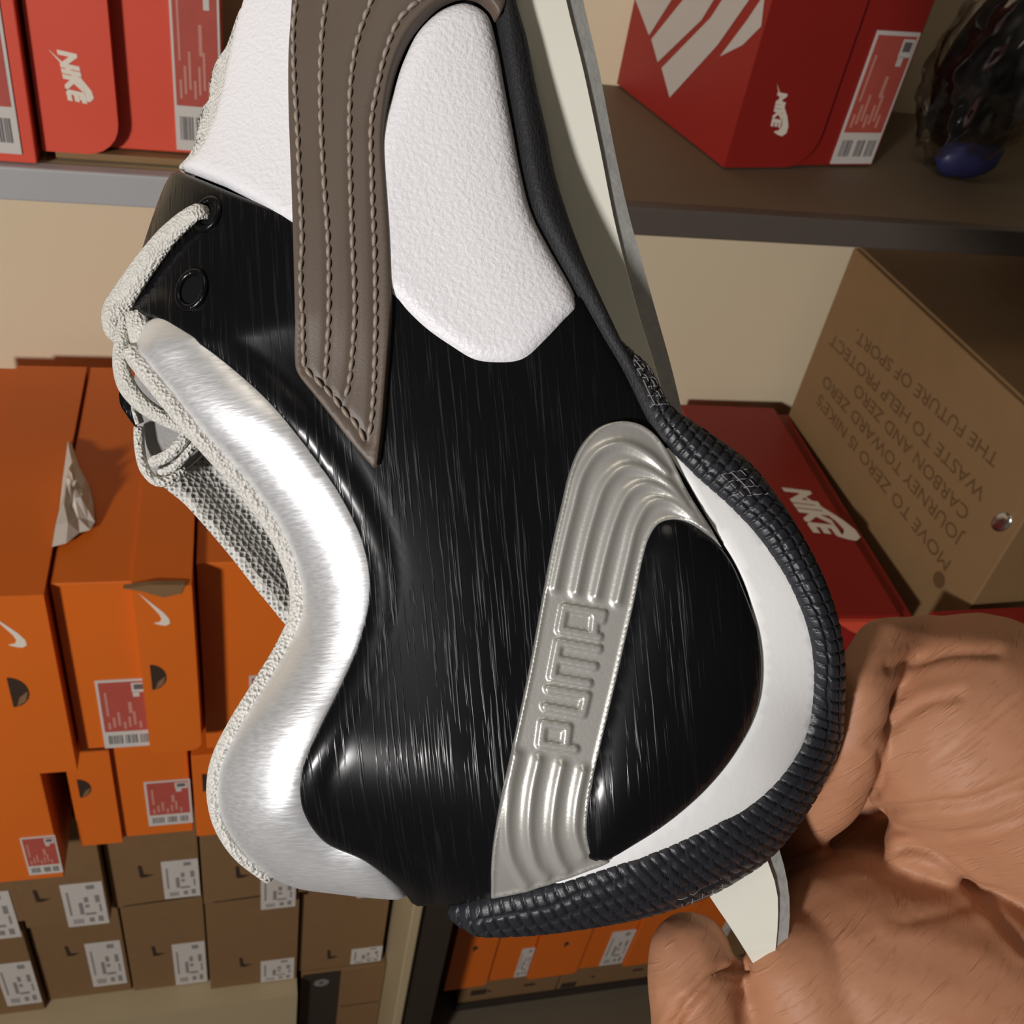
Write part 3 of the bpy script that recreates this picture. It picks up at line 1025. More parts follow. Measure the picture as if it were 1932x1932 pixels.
def panel(name, poly, T, rnd, grid, mat, hf=None, base=0.0, inset=-0.0004, parent=None, smooth_poly=True, step=None):
    """a shaped layer lying on the shoe's side; T thickness (m), rnd edge rounding (px)"""
    b = catmull(poly, step or max(3.0, min(grid * 0.8, 10)), True) if smooth_poly else np.asarray(poly, float)
    rings = tuple(q * rnd for q in (0.1, 0.3, 0.6, 1.0)) if rnd > 3 else (rnd * 0.5, rnd)
    V, T_ = tri_fill(b, grid, rings)
    s = dpoly(V, b, True)
    t = 1 - np.clip(s / rnd, 0, 1)
    prof = np.sqrt(np.maximum(0, 1 - t * t))
    off = base + inset + (T - inset) * prof
    if hf is not None:
        off = off + hf(V, s)
    P = surf(V, off)
    # orientation towards the camera
    fs = []
    for f in T_:
        a, b_, c_ = V[f[0]], V[f[1]], V[f[2]]
        cr = (b_[0] - a[0]) * (c_[1] - a[1]) - (b_[1] - a[1]) * (c_[0] - a[0])
        fs.append(f if cr < 0 else f[::-1])
    return mesh_obj(name, P, fs, mat, parent or shoe)


def sweep(name, path, r, mat, parent, nseg=12, flat=None, caps=True, closed=False):
    """tube along 3D points; r radius list or value; flat = (ratio, normal hint) for a flat band"""
    P = np.asarray(path, float)
    n = len(P)
    r = np.full(n, r) if np.ndim(r) == 0 else np.asarray(r)
    T = np.gradient(P, axis=0)
    T /= np.linalg.norm(T, axis=1)[:, None] + 1e-12
    hint = np.array(flat[1], float) if flat else np.array([0.13, 0.21, 0.97])
    vs_, fs = [], []
    for i in range(n):
        u = hint - T[i] * hint.dot(T[i])
        u /= np.linalg.norm(u) + 1e-12
        v = np.cross(T[i], u)
        for k in range(nseg):
            a = 2 * math.pi * k / nseg
            ru = r[i] * (flat[0] if flat else 1)
            vs_.append(P[i] + u * ru * math.cos(a) + v * r[i] * math.sin(a))
    for i in range(n - 1):
        for k in range(nseg):
            k2 = (k + 1) % nseg
            fs.append((i * nseg + k, i * nseg + k2, (i + 1) * nseg + k2, (i + 1) * nseg + k))
    if caps:
        fs.append([k for k in range(nseg)][::-1])
        fs.append([(n - 1) * nseg + k for k in range(nseg)])
    return mesh_obj(name, vs_, fs, mat, parent)


def path3(pts, step, z=None, off=0.0):
    """pixel polyline (optionally with z as third entry) to 3D"""
    if z is None and len(pts[0]) == 2:
        return surf(catmull(pts, step), off)
    A = np.array(pts, float)
    xy = catmull(A[:, :2], step)
    ds = np.concatenate([[0], np.cumsum(np.linalg.norm(np.diff(A[:, :2], axis=0), axis=1))])
    dd = np.concatenate([[0], np.cumsum(np.linalg.norm(np.diff(xy, axis=0), axis=1))])
    zz = np.interp(dd / dd[-1], ds / ds[-1], A[:, 2])
    return np.array([L3(p[0], p[1], q) for p, q in zip(xy, zz)])


# --- body shell: near and far side, open at the collar
SB = catmull([(520, 1630), (640, 1655), (770, 1682), (860, 1700), (1000, 1715), (1150, 1700), (1280, 1660), (1400, 1590), (1490, 1490), (1540, 1380), (1545, 1250), (1505, 1110), (1430, 985), (1340, 880), (1260, 800), (1190, 690), (1125, 590), (1062, 470),
              (1010, 320), (980, 150), (950, 0), (925, -300), (925, -600), (915, -860), (840, -900), (735, -800), (640, -640), (540, -400)], 30)
SL = catmull([(540, -400), (480, -150), (445, 0), (400, 200), (350, 340), (300, 480), (262, 620), (258, 680), (300, 740), (385, 840), (480, 945), (548, 1040), (582, 1120), (572, 1190), (522, 1280), (455, 1390), (425, 1470), (430, 1540), (470, 1600), (520, 1630)], 30)
bnd = np.concatenate([SB, SL[1:-1]])
V, T_ = tri_fill(bnd, 26, ())
Pn = surf(V, -0.0014)
Pf = Pn.copy()
Pf[:, 2] = 2 * ZC - Pf[:, 2]
nV = len(V)
fs = []
for f in T_:
    a, b_, c_ = V[f[0]], V[f[1]], V[f[2]]
    cr = (b_[0] - a[0]) * (c_[1] - a[1]) - (b_[1] - a[1]) * (c_[0] - a[0])
    g = f if cr < 0 else f[::-1]
    fs.append(g)
    fs.append(tuple(nV + i for i in g[::-1]))
nb = len(bnd)
nopen = len(SB)
for i in range(nopen - 1):
    fs.append((i, i + 1, nV + i + 1, nV + i))
mesh_obj('body_shell', np.concatenate([Pn, Pf]), fs, M_dark, shoe)
ti = [len(SB) - 1] + [len(SB) - 1 + k for k in range(1, len(SL)) if SL[k][1] < 640]
tv, tf = [], []
for i in ti:
    for t_ in np.linspace(0, 1, 7):
        p_ = Pn[i] * (1 - t_) + Pf[i] * t_
        p_[0] -= 0.004 * math.sin(math.pi * t_) - 0.0006
        tv.append(p_)
for a in range(len(ti) - 1):
    for k in range(6):
        tf.append((a * 7 + k, a * 7 + k + 1, a * 7 + k + 8, a * 7 + k + 7))
mesh_obj('tongue', tv, tf, M_knit, shoe)

# --- silver padded collar
silver_right = [(306, 606), (375, 650), (450, 712), (520, 780), (590, 865), (648, 950), (688, 1040), (697, 1120), (680, 1205), (645, 1290), (600, 1380), (568, 1455), (570, 1520), (612, 1580), (690, 1618), (762, 1675)]
bind = [(262, 668), (300, 712), (352, 775), (410, 838), (470, 905), (522, 975), (556, 1040), (576, 1110), (574, 1165), (548, 1225), (505, 1295), (455, 1375), (424, 1440), (417, 1495), (430, 1550), (462, 1600), (512, 1642)]
silver = [(x + 16, y - 8) for x, y in silver_right[:-1]] + [(770, 1690), (770, 1690), (740, 1690), (640, 1680), (560, 1668), (512, 1645)] + bind[::-1][1:] + [(268, 640), (290, 604)]


def puff(V, s):
    return 0.0022 * np.sqrt(np.maximum(0, 1 - (1 - np.clip(s / 75, 0, 1)) ** 2))


panel('silver_collar', silver, 0.0006, 10, 16, M_silver, puff)

# --- black patent quarter
black = [(338, 322), (338, 322), (322, 345), (298, 405), (272, 485), (256, 545), (258, 592), (300, 606)] + silver_right[1:] + \
        [(783, 1700), (783, 1700), (850, 1703), (930, 1690), (1060, 1690), (1220, 1650), (1360, 1570), (1460, 1450), (1490, 1300), (1470, 1150), (1390, 1000), (1290, 880), (1200, 745), (1130, 625), (1095, 560),
         (1095, 560), (900, 560), (720, 440), (540, 400)]


def black_lump(V, s):
    # the raised, slightly wavy rim beside the silver collar
    d = dpoly(V, catmull(silver_right, 20))
    x, y = V[:, 0], V[:, 1]
    rim = 0.0003 * np.exp(-((d - 28) / 22) ** 2) * sstep(300, 500, y)
    seam = -0.00018 * np.exp(-((d - 60) / 12) ** 2)
    return rim + seam


panel('black_quarter', black, 0.0017, 13, 13, M_black, black_lump)

# --- white leather panels
quarter_edge = [(464, 5), (451, 47), (443, 89), (434, 128), (427, 166), (417, 201), (410, 229), (400, 248), (393, 270), (376, 292), (350, 318)]
zig = []
qe = catmull([(474, -60)] + quarter_edge, 7)
for i, p in enumerate(qe):
    zig.append((p[0] + (4 if i % 2 else -3), p[1]))
wq = zig + [(345, 322), (375, 333), (425, 352), (500, 394), (566, 438), (600, 452), (600, 200), (600, -200), (480, -200)]
wq = np.array(wq)
# resample long straight parts
wq2 = []
for i in range(len(wq)):
    a, b_ = wq[i], wq[(i + 1) % len(wq)]
    n_ = max(1, int(np.linalg.norm(b_ - a) / 9))
    for k in range(n_):
        wq2.append(a + (b_ - a) * k / n_)
panel('white_quarter_panel', wq2, 0.0024, 18, 14, M_white, smooth_poly=False)
pocket = [(705, 300), (738, 190), (760, 120), (792, 58), (838, 18), (880, 8), (918, 30), (938, 92), (952, 166), (969, 257), (983, 331), (1003, 406), (1038, 476), (1082, 556), (1089, 588), (1064, 618), (1030, 655), (1000, 683), (978, 693), (935, 696), (893, 690),
          (848, 664), (800, 630), (765, 597), (742, 570), (705, 540)]
panel('white_side_panel', pocket, 0.0026, 34, 14, M_white)
toe = [(468, -190), (468, -190), (530, -400), (630, -640), (730, -800), (840, -890), (905, -850), (925, -600), (925, -300), (935, -190), (935, -190), (700, -190)]
panel('white_toe_panel', toe, 0.0016, 14, 40, M_white)

# --- taupe side stripe with four rows of stitching
stripe = [(560, -190), (560, -190), (566, -60), (567, 0), (560, 109), (559, 217), (562, 373), (564, 497), (565, 579), (565, 678), (569, 706), (603, 754), (655, 819), (702, 874), (712, 884), (719, 880), (726, 838), (735, 735), (740, 657), (743, 574),
          (741, 497), (735, 373), (730, 280), (733, 233), (743, 165), (757, 118), (778, 75), (812, 34), (838, 14), (872, 3), (899, 8), (920, 26), (932, 46), (942, 30), (945, -60), (940, -190), (940, -190), (760, -190)]
lines4 = [[(582, -80), (580, 0), (573, 70), (573, 140), (578, 264), (580, 357), (583, 481), (580, 515), (582, 605), (584, 657), (588, 698), (609, 722), (635, 750), (655, 776), (681, 805), (699, 836)],
          [(645, -80), (634, 0), (624, 78), (620, 155), (620, 248), (623, 342), (630, 481), (629, 605), (627, 670), (622, 732)],
          [(765, -80), (721, 0), (701, 47), (685, 99), (675, 161), (671, 233), (671, 373), (673, 481), (675, 540), (675, 631), (668, 719), (656, 770)],
          [(905, -40), (860, -18), (822, 0), (785, 28), (760, 56), (738, 109), (723, 171), (710, 242), (709, 342), (712, 481), (713, 540), (714, 631), (713, 722), (708, 794), (701, 834)]]
ST_T = 0.0012


def groove(V, s):
    h = np.zeros(len(V))
    for ln in lines4:
        d = dpoly(V, catmull(ln, 15))
        h -= 0.00045 * np.exp(-(d / 6.5) ** 2)
    return h


panel('taupe_stripe', stripe, ST_T, 5, 7, M_brown, groove, base=0.0021, inset=-0.0016)
for li, ln in enumerate(lines4):
    c_ = catmull(ln, 1.0)
    dd = np.concatenate([[0], np.cumsum(np.linalg.norm(np.diff(c_, axis=0), axis=1))])
    vs_, fs = [], []
    pos_ = 3.0
    k_ = 0
    pitch = 25.0
    while pos_ + pitch < dd[-1] + 4:
        tt = np.linspace(pos_, pos_ + pitch - 3, 7)
        xy = np.stack([np.interp(tt, dd, c_[:, 0]), np.interp(tt, dd, c_[:, 1])], 1)
        u = np.linspace(0, 1, 7)
        tn = xy[-1] - xy[0]
        tn = tn / np.linalg.norm(tn)
        xy += np.outer((u - 0.5) * 3.2, (-tn[1], tn[0]))
        of = 0.0021 + ST_T - 0.0005 + 0.00055 * np.sin(np.pi * u)
        P = surf(xy, of)
        rr = 4.4 * K * (0.35 + 0.65 * np.sin(np.pi * np.clip(u, 0.08, 0.92)) ** 0.5)
        T3 = np.gradient(P, axis=0)
        T3 /= np.linalg.norm(T3, axis=1)[:, None]
        base_i = len(vs_)
        for i in range(7):
            a = np.array([0, 0, 1.0]) - T3[i] * T3[i][2]
            a /= np.linalg.norm(a)
            b_ = np.cross(T3[i], a)
            for k in range(6):
                an = math.pi * k / 3
                vs_.append(P[i] + (a * math.cos(an) + b_ * math.sin(an)) * rr[i])
        for i in range(6):
            for k in range(6):
                fs.append((base_i + i * 6 + k, base_i + i * 6 + (k + 1) % 6, base_i + (i + 1) * 6 + (k + 1) % 6, base_i + (i + 1) * 6 + k))
        fs.append([base_i + k for k in range(6)][::-1])
        fs.append([base_i + 36 + k for k in range(6)])
        pos_ += pitch
        k_ += 1
    so = mesh_obj('stitching', vs_, fs, M_thread, shoe)
    so['kind'] = 'stuff'

# --- black dome of the heel, moulded heel clip, white crescent
clip_left = [(928, 1672), (930, 1600), (941, 1520), (958, 1440), (980, 1340), (1001, 1240), (1021, 1130), (1040, 1030), (1057, 955), (1073, 890), (1094, 842), (1125, 809), (1160, 798), (1195, 803), (1225, 822), (1250, 852)]
clip_right = [(1266, 880), (1292, 930), (1330, 990), (1366, 1048), (1366, 1048), (1330, 1013), (1294, 990), (1265, 983), (1240, 990), (1223, 1015), (1210, 1060), (1196, 1130), (1180, 1200), (1164, 1270), (1145, 1350), (1126, 1430), (1111, 1500), (1108, 1560), (1120, 1590), (1148, 1603)]
cres_left = [(1248, 846), (1292, 918), (1332, 988), (1370, 1050), (1400, 1112), (1417, 1190), (1420, 1270), (1405, 1340), (1370, 1410), (1320, 1472), (1260, 1527), (1200, 1570), (1130, 1607), (1040, 1648)]
dome = [(1366, 1044), (1400, 1112), (1425, 1190), (1428, 1270), (1412, 1345), (1376, 1415), (1326, 1477), (1264, 1532), (1200, 1575), (1130, 1610), (1100, 1600), (1095, 1560), (1098, 1500), (1113, 1425), (1132, 1350), (1152, 1270), (1168, 1200), (1184, 1130), (1198, 1060), (1212, 1010), (1235, 980), (1265, 973), (1300, 984)]


def dome_h(V, s):
    return 0.0032 * np.sqrt(np.maximum(0, 1 - (1 - np.clip(s / 130, 0, 1)) ** 2))


panel('heel_dome', dome, 0.0004, 8, 14, M_black, dome_h, base=0.0015, inset=-0.0012)
ribs = [[(1045, 1106), (1060, 1035), (1078, 962), (1098, 893), (1128, 853), (1168, 843), (1212, 862), (1250, 897)],
        [(1085, 1113), (1100, 1040), (1118, 972), (1140, 913), (1170, 886), (1210, 890), (1252, 915), (1285, 955)],
        [(1122, 1121), (1140, 1042), (1160, 975), (1183, 930), (1213, 917), (1255, 932), (1300, 972)],
        [(1162, 1131), (1180, 1052), (1198, 985), (1222, 950), (1258, 948), (1300, 978), (1325, 1003)],
        [(975, 1416), (962, 1480), (958, 1540), (965, 1590), (982, 1624), (994, 1642)],
        [(1015, 1426), (1002, 1490), (1000, 1560), (1013, 1608), (1030, 1628)],
        [(1058, 1436), (1045, 1500), (1042, 1560), (1056, 1602), (1066, 1616)],
        [(1098, 1446), (1086, 1500), (1083, 1550), (1096, 1590)]]
Lt = lambda pts: [(980 + x / 6.04, 1100 + y / 6.04) for x, y in pts]
letters = [Lt([(620, 1845), (235, 1785), (265, 1555), (545, 1600), (525, 1760)]),             # P
           Lt([(290, 1370), (705, 1450), (755, 1245), (325, 1170)]),                           # U
           Lt([(770, 1110), (365, 1035), (440, 645), (880, 725)]), Lt([(405, 835), (835, 920)]),  # M
           Lt([(885, 590), (455, 510), (505, 255), (935, 330), (920, 400)]), Lt([(855, 320), (830, 560)])]  # A


def clip_h(V, s):
    h = np.zeros(len(V))
    for i, rb_ in enumerate(ribs):
        c_ = catmull(rb_, 12)
        d = dpoly(V, c_)
        h = np.maximum(h, 0.00075 * np.exp(-(d / 9.5) ** 2.0))
    for lt in letters:
        d = dpoly(V, np.array(lt))
        h = np.maximum(h, 0.00062 * (1 - sstep(5.5, 10.0, d)))
    rim = 0.00030 * np.exp(-((s - 5) / 3.5) ** 2)
    return h + rim


clip = clip_left + clip_right + [(1100, 1625), (1030, 1648), (980, 1662), (928, 1672)]
panel('heel_clip', [clip[0]] + clip, 0.0010, 4, 3.6, M_tpu, clip_h, base=0.0019, inset=-0.0012, step=4)
rub_in = [(1156, 662), (1178, 710), (1212, 785), (1252, 852), (1300, 900), (1366, 958), (1422, 1020), (1472, 1092), (1506, 1172), (1520, 1250), (1511, 1340), (1480, 1422), (1420, 1490), (1335, 1540), (1245, 1582), (1160, 1612), (1050, 1647), (930, 1675), (852, 1698)]
rub_out = [(1166, 650), (1212, 700), (1262, 780), (1332, 830), (1400, 880), (1452, 942), (1502, 1020), (1546, 1110), (1574, 1200), (1581, 1270), (1574, 1350), (1546, 1440), (1500, 1525), (1440, 1602), (1350, 1662), (1250, 1702), (1150, 1724), (1000, 1742), (905, 1740), (848, 1716)]
cres = cres_left + [(1040, 1648)] + [(x - 0, y + 0) for x, y in [(1060, 1665), (1170, 1635), (1255, 1600), (1345, 1560), (1432, 1508), (1494, 1432), (1526, 1345), (1535, 1250), (1520, 1165), (1485, 1080), (1434, 1008), (1376, 945), (1310, 888), (1258, 838)]]
panel('white_crescent', cres, 0.0009, 7, 14, M_midsole, base=0.0012, inset=-0.0012)

# --- black rubber heel bumper with moulded lozenges
ci, co = catmull(rub_in, 4), catmull(rub_out, 4)


def resamp(C, n):
    d = np.concatenate([[0], np.cumsum(np.linalg.norm(np.diff(C, axis=0), axis=1))])
    t = np.linspace(0, d[-1], n)
    return np.stack([np.interp(t, d, C[:, 0]), np.interp(t, d, C[:, 1])], 1), d[-1]


NU, NVv = 620, 26
A_, la_ = resamp(ci, NU)
B_, lb_ = resamp(co, NU)
rows = []
for j in range(NVv + 1):
    s = j / NVv
    q = A_ * (1 - s) + B_ * s
    u = np.linspace(0, (la_ + lb_) / 2, NU)
    wv = np.linalg.norm(B_ - A_, axis=1) * s
    bul = 0.0012 + 0.0034 * np.sqrt(np.maximum(0.0, 1 - (2 * s - 1) ** 2)) * np.minimum(1, np.linalg.norm(B_ - A_, axis=1) / 60)
    # lozenge grooves
    a1 = np.abs(((u + wv * 0.55) / 21.0) % 1 - 0.5)
    a2 = np.abs((wv / 21.0 - 0.15 * np.sin(u / 33)) % 1 - 0.5)
    gr = np.maximum(sstep(0.38, 0.46, a1), sstep(0.38, 0.46, a2))
    gr *= 1 - 0.6 * sstep(0.75, 0.95, np.full(NU, s))
    off = bul - 0.00062 * gr * (0.25 < s + 0.3)
    rows.append(surf(q, off))
last = rows[-1]
for k in range(1, 7):
    t = k / 7
    R_ = last.copy()
    R_[:, 2] = last[:, 2] * (1 - t) + (2 * ZC - last[:, 2]) * t
    rows.append(R_)
for j in range(NVv, -1, -5):
    R_ = rows[j].copy()
    R_[:, 2] = 2 * ZC - R_[:, 2]
    rows.append(R_)
vv = np.concatenate(rows)
fs = []
for j in range(len(rows) - 1):
    for i in range(NU - 1):
        a = j * NU + i
        fs.append((a, a + 1, a + NU + 1, a + NU))
mesh_obj('rubber_bumper', vv, fs, M_rubber, shoe)
M_scuff = material('grey_scuff', (0.22, 0.215, 0.21), 0.7)
mid = (A_ + B_) / 2
rg = random.Random(8)
for (sx_, sy_, hw_, j0, j1) in ((1378, 925, 13, 8, 20), (1205, 735, 22, 4, 22), (1300, 1645, 17, 18, 25)):
    i0_ = int(np.argmin(((mid - (sx_, sy_)) ** 2).sum(1)))
    sv, sf = [], []

    def thin(pts):
        pts = np.array(pts)
        b0 = len(sv)
        T3 = np.gradient(pts, axis=0)
        T3 /= np.linalg.norm(T3, axis=1)[:, None] + 1e-12
        for p_, t_ in zip(pts, T3):
            a = np.cross(t_, (0.1, 0.2, 1.0))
            a /= np.linalg.norm(a) + 1e-12
            c_ = np.cross(a, t_)
            for an in (0, 2.1, 4.2):
                sv.append(p_ + (a * math.cos(an) + c_ * math.sin(an)) * 0.00011)
        for q_ in range(len(pts) - 1):
            for k in range(3):
                sf.append((b0 + q_ * 3 + k, b0 + q_ * 3 + (k + 1) % 3, b0 + q_ * 3 + 3 + (k + 1) % 3, b0 + q_ * 3 + 3 + k))
    for j in range(j0, j1, 4):
        a = rg.randint(0, 5)
        thin([rows[j][i] for i in range(i0_ - hw_ + a, i0_ + hw_ - rg.randint(0, 5), 2)])
    for i in range(i0_ - hw_ + 2, i0_ + hw_, 7):
        thin([rows[j][i + (j - j0) // 3] for j in range(j0 + rg.randint(0, 2), j1 - rg.randint(0, 3))])
    so = mesh_obj('scuff_marks', sv, sf, M_scuff, shoe)
    so['kind'] = 'stuff'

# --- welt along the sole above the bumper
w_in = [(905, -190), (926, 0), (941, 95), (954, 166), (970, 257), (983, 331), (1003, 406), (1037, 476), (1082, 559), (1099, 588), (1132, 646), (1165, 700), (1206, 787), (1246, 850)]
w_out = [(945, -190), (963, 0), (984, 83), (1000, 166), (1017, 248), (1034, 331), (1063, 422), (1098, 509), (1146, 609), (1172, 660), (1200, 705), (1225, 745), (1250, 790), (1272, 840)]
panel('welt', [w_in[0]] + w_in + w_out[::-1] + [w_out[0]], 0.0022, 16, 11, M_welt, base=0.001, inset=-0.002)

# --- sole plate: cream side wall and grey outsole edge, as one rounded slab
pl_l = [(925, -900), (915, -500), (930, -150), (960, 0), (985, 130), (1010, 270), (1050, 420), (1100, 540), (1130, 600), (1165, 700), (1200, 790), (1240, 1000), (1275, 1300), (1290, 1500), (1312, 1640), (1338, 1690), (1372, 1740), (1410, 1800), (1440, 1850)]
pl_c = [(975, -900), (1005, -500), (1040, -150), (1068, 0), (1100, 130), (1130, 270), (1160, 420), (1190, 540), (1208, 605), (1238, 700), (1262, 790), (1320, 1080), (1385, 1380), (1425, 1560), (1452, 1635), (1466, 1680), (1468, 1730), (1464, 1785), (1455, 1850)]
pl_o = [(1000, -905), (1036, -505), (1072, -150), (1100, 0), (1130, 130), (1156, 265), (1184, 395), (1213, 500), (1238, 590), (1266, 690), (1292, 800), (1350, 1075), (1412, 1370), (1450, 1540), (1477, 1625), (1488, 1680), (1490, 1732), (1484, 1790), (1472, 1850)]
N_ = 90
Q0, Q1, Q2 = [resamp(catmull(q, 10), N_)[0] for q in (pl_l, pl_c, pl_o)]


def zp(y):
    return -0.0055 - 0.0075 * sstep(0, 650, y) - 0.015 * quarter(np.maximum(0, 1840 - y), 420) - 0.016 * quarter(np.maximum(0, y + 960), 500)


def slab(name, specs, mat):
    """specs: list of (pixel row array, z array)"""
    vs_, fs = [], []
    m = len(specs)
    for i in range(N_):
        for (q, z) in specs:
            vs_.append(L3(q[i][0], q[i][1], z[i]))
    for i in range(N_ - 1):
        for k in range(m):
            k2 = (k + 1) % m
            fs.append((i * m + k, (i + 1) * m + k, (i + 1) * m + k2, i * m + k2))
    fs.append(list(range(m)))
    fs.append([(N_ - 1) * m + k for k in range(m)][::-1])
    return mesh_obj(name, vs_, fs, mat, shoe, smooth=False)


zn0, zn1, zn2 = zp(Q0[:, 1]), zp(Q1[:, 1]), zp(Q2[:, 1])
slab('sole_side', [(Q0, zn0), (Q1, zn1), (Q1, 2 * ZC - zn1), (Q0, 2 * ZC - zn0)], M_plate)
Q1b = Q1 + (0.5, 0)
slab('outsole', [(Q1b, zn1 - 0.0009), (Q2, zn2 - 0.0022), (Q2, 2 * ZC - zn2 + 0.0022), (Q1b, 2 * ZC - zn1 + 0.0012)], M_edge)

# --- eyelets
for (ex_, ey_, er) in ((405, 412, 30), (375, 553, 36)):
    c0_ = surf([(ex_, ey_)], 0.0018)[0]
    nx_ = surf([(ex_, ey_)], 0.0118)[0] - c0_
    nx_ /= np.linalg.norm(nx_)
    Q = Vector(nx_).to_track_quat('Z', 'Y').to_matrix()
    bm = bmesh.new()
    n1, n2 = 36, 10
    ring = []
    for i in range(n1):
        a = 2 * math.pi * i / n1
        rw = []
        for k in range(n2):
            b_ = 2 * math.pi * k / n2
            rr = (er + 8 * math.cos(b_)) * K
            rw.append(bm.verts.new(Vector(c0_) + Q @ Vector((rr * math.cos(a), rr * math.sin(a) * 0.92, 7 * K * math.sin(b_)))))
        ring.append(rw)
    for i in range(n1):
        for k in range(n2):
            bm.faces.new((ring[i][k], ring[(i + 1) % n1][k], ring[(i + 1) % n1][(k + 1) % n2], ring[i][(k + 1) % n2]))
    bmesh.ops.recalc_face_normals(bm, faces=bm.faces)
    bm_obj('eyelet', bm, M_black, shoe, True)
    dsc = [Vector(c0_) + Q @ Vector((er * 0.85 * K * math.cos(k * math.pi / 10), er * 0.78 * K * math.sin(k * math.pi / 10), -0.00005)) for k in range(20)]
    mesh_obj('eyelet_hole', dsc, [list(range(20))], M_dark, shoe)

# --- knit collar binding
bp = path3([(262, 668), (300, 716), (350, 776), (408, 840), (468, 908), (520, 978), (554, 1042), (574, 1110), (573, 1165), (546, 1226), (503, 1296), (452, 1376), (421, 1440), (414, 1495), (427, 1552), (460, 1603), (512, 1645)], 8, off=0.0012)
nn_ = len(bp)
rad = 17 * K * np.interp(np.linspace(0, 1, nn_), [0, 0.25, 0.5, 0.8, 1], [1.25, 1.25, 1.1, 0.9, 0.75])
sweep('collar_binding', bp, rad, M_knit, shoe, 14)

# --- far side of the collar: mesh lining, grey lining, far eyestay, folded tongue
def sheet(name, poly, zfun, grid, mat, thick=0.0012):
    b = catmull(poly, 8, True)
    V, T_ = tri_fill(b, grid, ())
    z = zfun(V)
    P = np.array([L3(p[0], p[1], q) for p, q in zip(V, z)])
    P2 = P - np.array([0, 0, thick])
    fs = []
    n = len(V)
    for f in T_:
        a, b_, c_ = V[f[0]], V[f[1]], V[f[2]]
        cr = (b_[0] - a[0]) * (c_[1] - a[1]) - (b_[1] - a[1]) * (c_[0] - a[0])
        g = f if cr < 0 else f[::-1]
        fs.append(g)
        fs.append(tuple(n + i for i in g[::-1]))
    nb = len(b)
    for i in range(nb):
        j = (i + 1) % nb
        fs.append((i, j, n + j, n + i))
    return mesh_obj(name, np.concatenate([P, P2]), fs, mat, shoe)


M_mesh = material('white_mesh_lining', (0.66, 0.645, 0.60), 0.9, bump=0.0)
nt = M_mesh.node_tree
tc = nt.nodes.new('ShaderNodeTexCoord')
vo = nt.nodes.new('ShaderNodeTexVoronoi')
vo.inputs['Scale'].default_value = 950
vo.inputs['Randomness'].default_value = 0.35
nt.links.new(tc.outputs['Object'], vo.inputs['Vector'])
cr_ = nt.nodes.new('ShaderNodeValToRGB')
cr_.color_ramp.elements[0].position = 0.12
cr_.color_ramp.elements[0].color = (0.16, 0.155, 0.15, 1)
cr_.color_ramp.elements[1].position = 0.36
cr_.color_ramp.elements[1].color = (0.70, 0.685, 0.64, 1)
nt.links.new(vo.outputs['Distance'], cr_.inputs[0])
nt.links.new(cr_.outputs[0], nt.nodes['Principled BSDF'].inputs['Base Color'])
bpn = nt.nodes.new('ShaderNodeBump')
bpn.inputs['Strength'].default_value = 1.0
bpn.inputs['Distance'].default_value = 0.0006
nt.links.new(vo.outputs['Distance'], bpn.inputs['Height'])
nt.links.new(bpn.outputs['Normal'], nt.nodes['Principled BSDF'].inputs['Normal'])

sheet('mesh_lining', [(296, 900), (322, 870), (360, 800), (440, 830), (520, 930), (590, 1040), (610, 1120), (590, 1190), (557, 1192), (500, 1132), (425, 1038), (352, 955)],
      lambda V: -0.024 - 0.006 * sstep(0, 130, (V[:, 0] - V[:, 1] * 0.86 + 470)), 14, M_mesh)
sheet('grey_lining', [(252, 730), (262, 690), (300, 715), (395, 815), (385, 850), (350, 885), (318, 905), (288, 900), (266, 850), (258, 800)], lambda V: -0.0235 + 0.0 * V[:, 0], 14, M_lining)
sheet('far_eyestay', [(228, 730), (262, 742), (262, 800), (258, 806), (240, 785), (226, 760)], lambda V: -0.024 + 0 * V[:, 0], 10, M_black, 0.003)
sweep('far_eyestay_piping', path3([(252, 735, -.0228), (252, 770, -.0228), (260, 800, -.0228)], 5), 5 * K, M_knit, shoe, 8)
sweep('tongue_binding', path3([(262, 806, -.0215), (264, 848, -.021), (274, 886, -.020), (296, 908, -.020), (322, 906, -.0205), (350, 884, -.022)], 6), 11 * K, M_knit, shoe, 10)
sweep('tongue_fold', path3([(288, 872, -.0205), (312, 862, -.019), (340, 838, -.018), (362, 806, -.018), (378, 796, -.019)], 6), [13 * K] * len(path3([(288, 872, -.0205), (312, 862, -.019), (340, 838, -.018), (362, 806, -.018), (378, 796, -.019)], 6)), M_knit, shoe, 10)
sweep('tongue_fold', path3([(300, 893, -.021), (330, 880, -.0195), (356, 852, -.019), (385, 815, -.019)], 6), 9 * K, M_knit, shoe, 10)

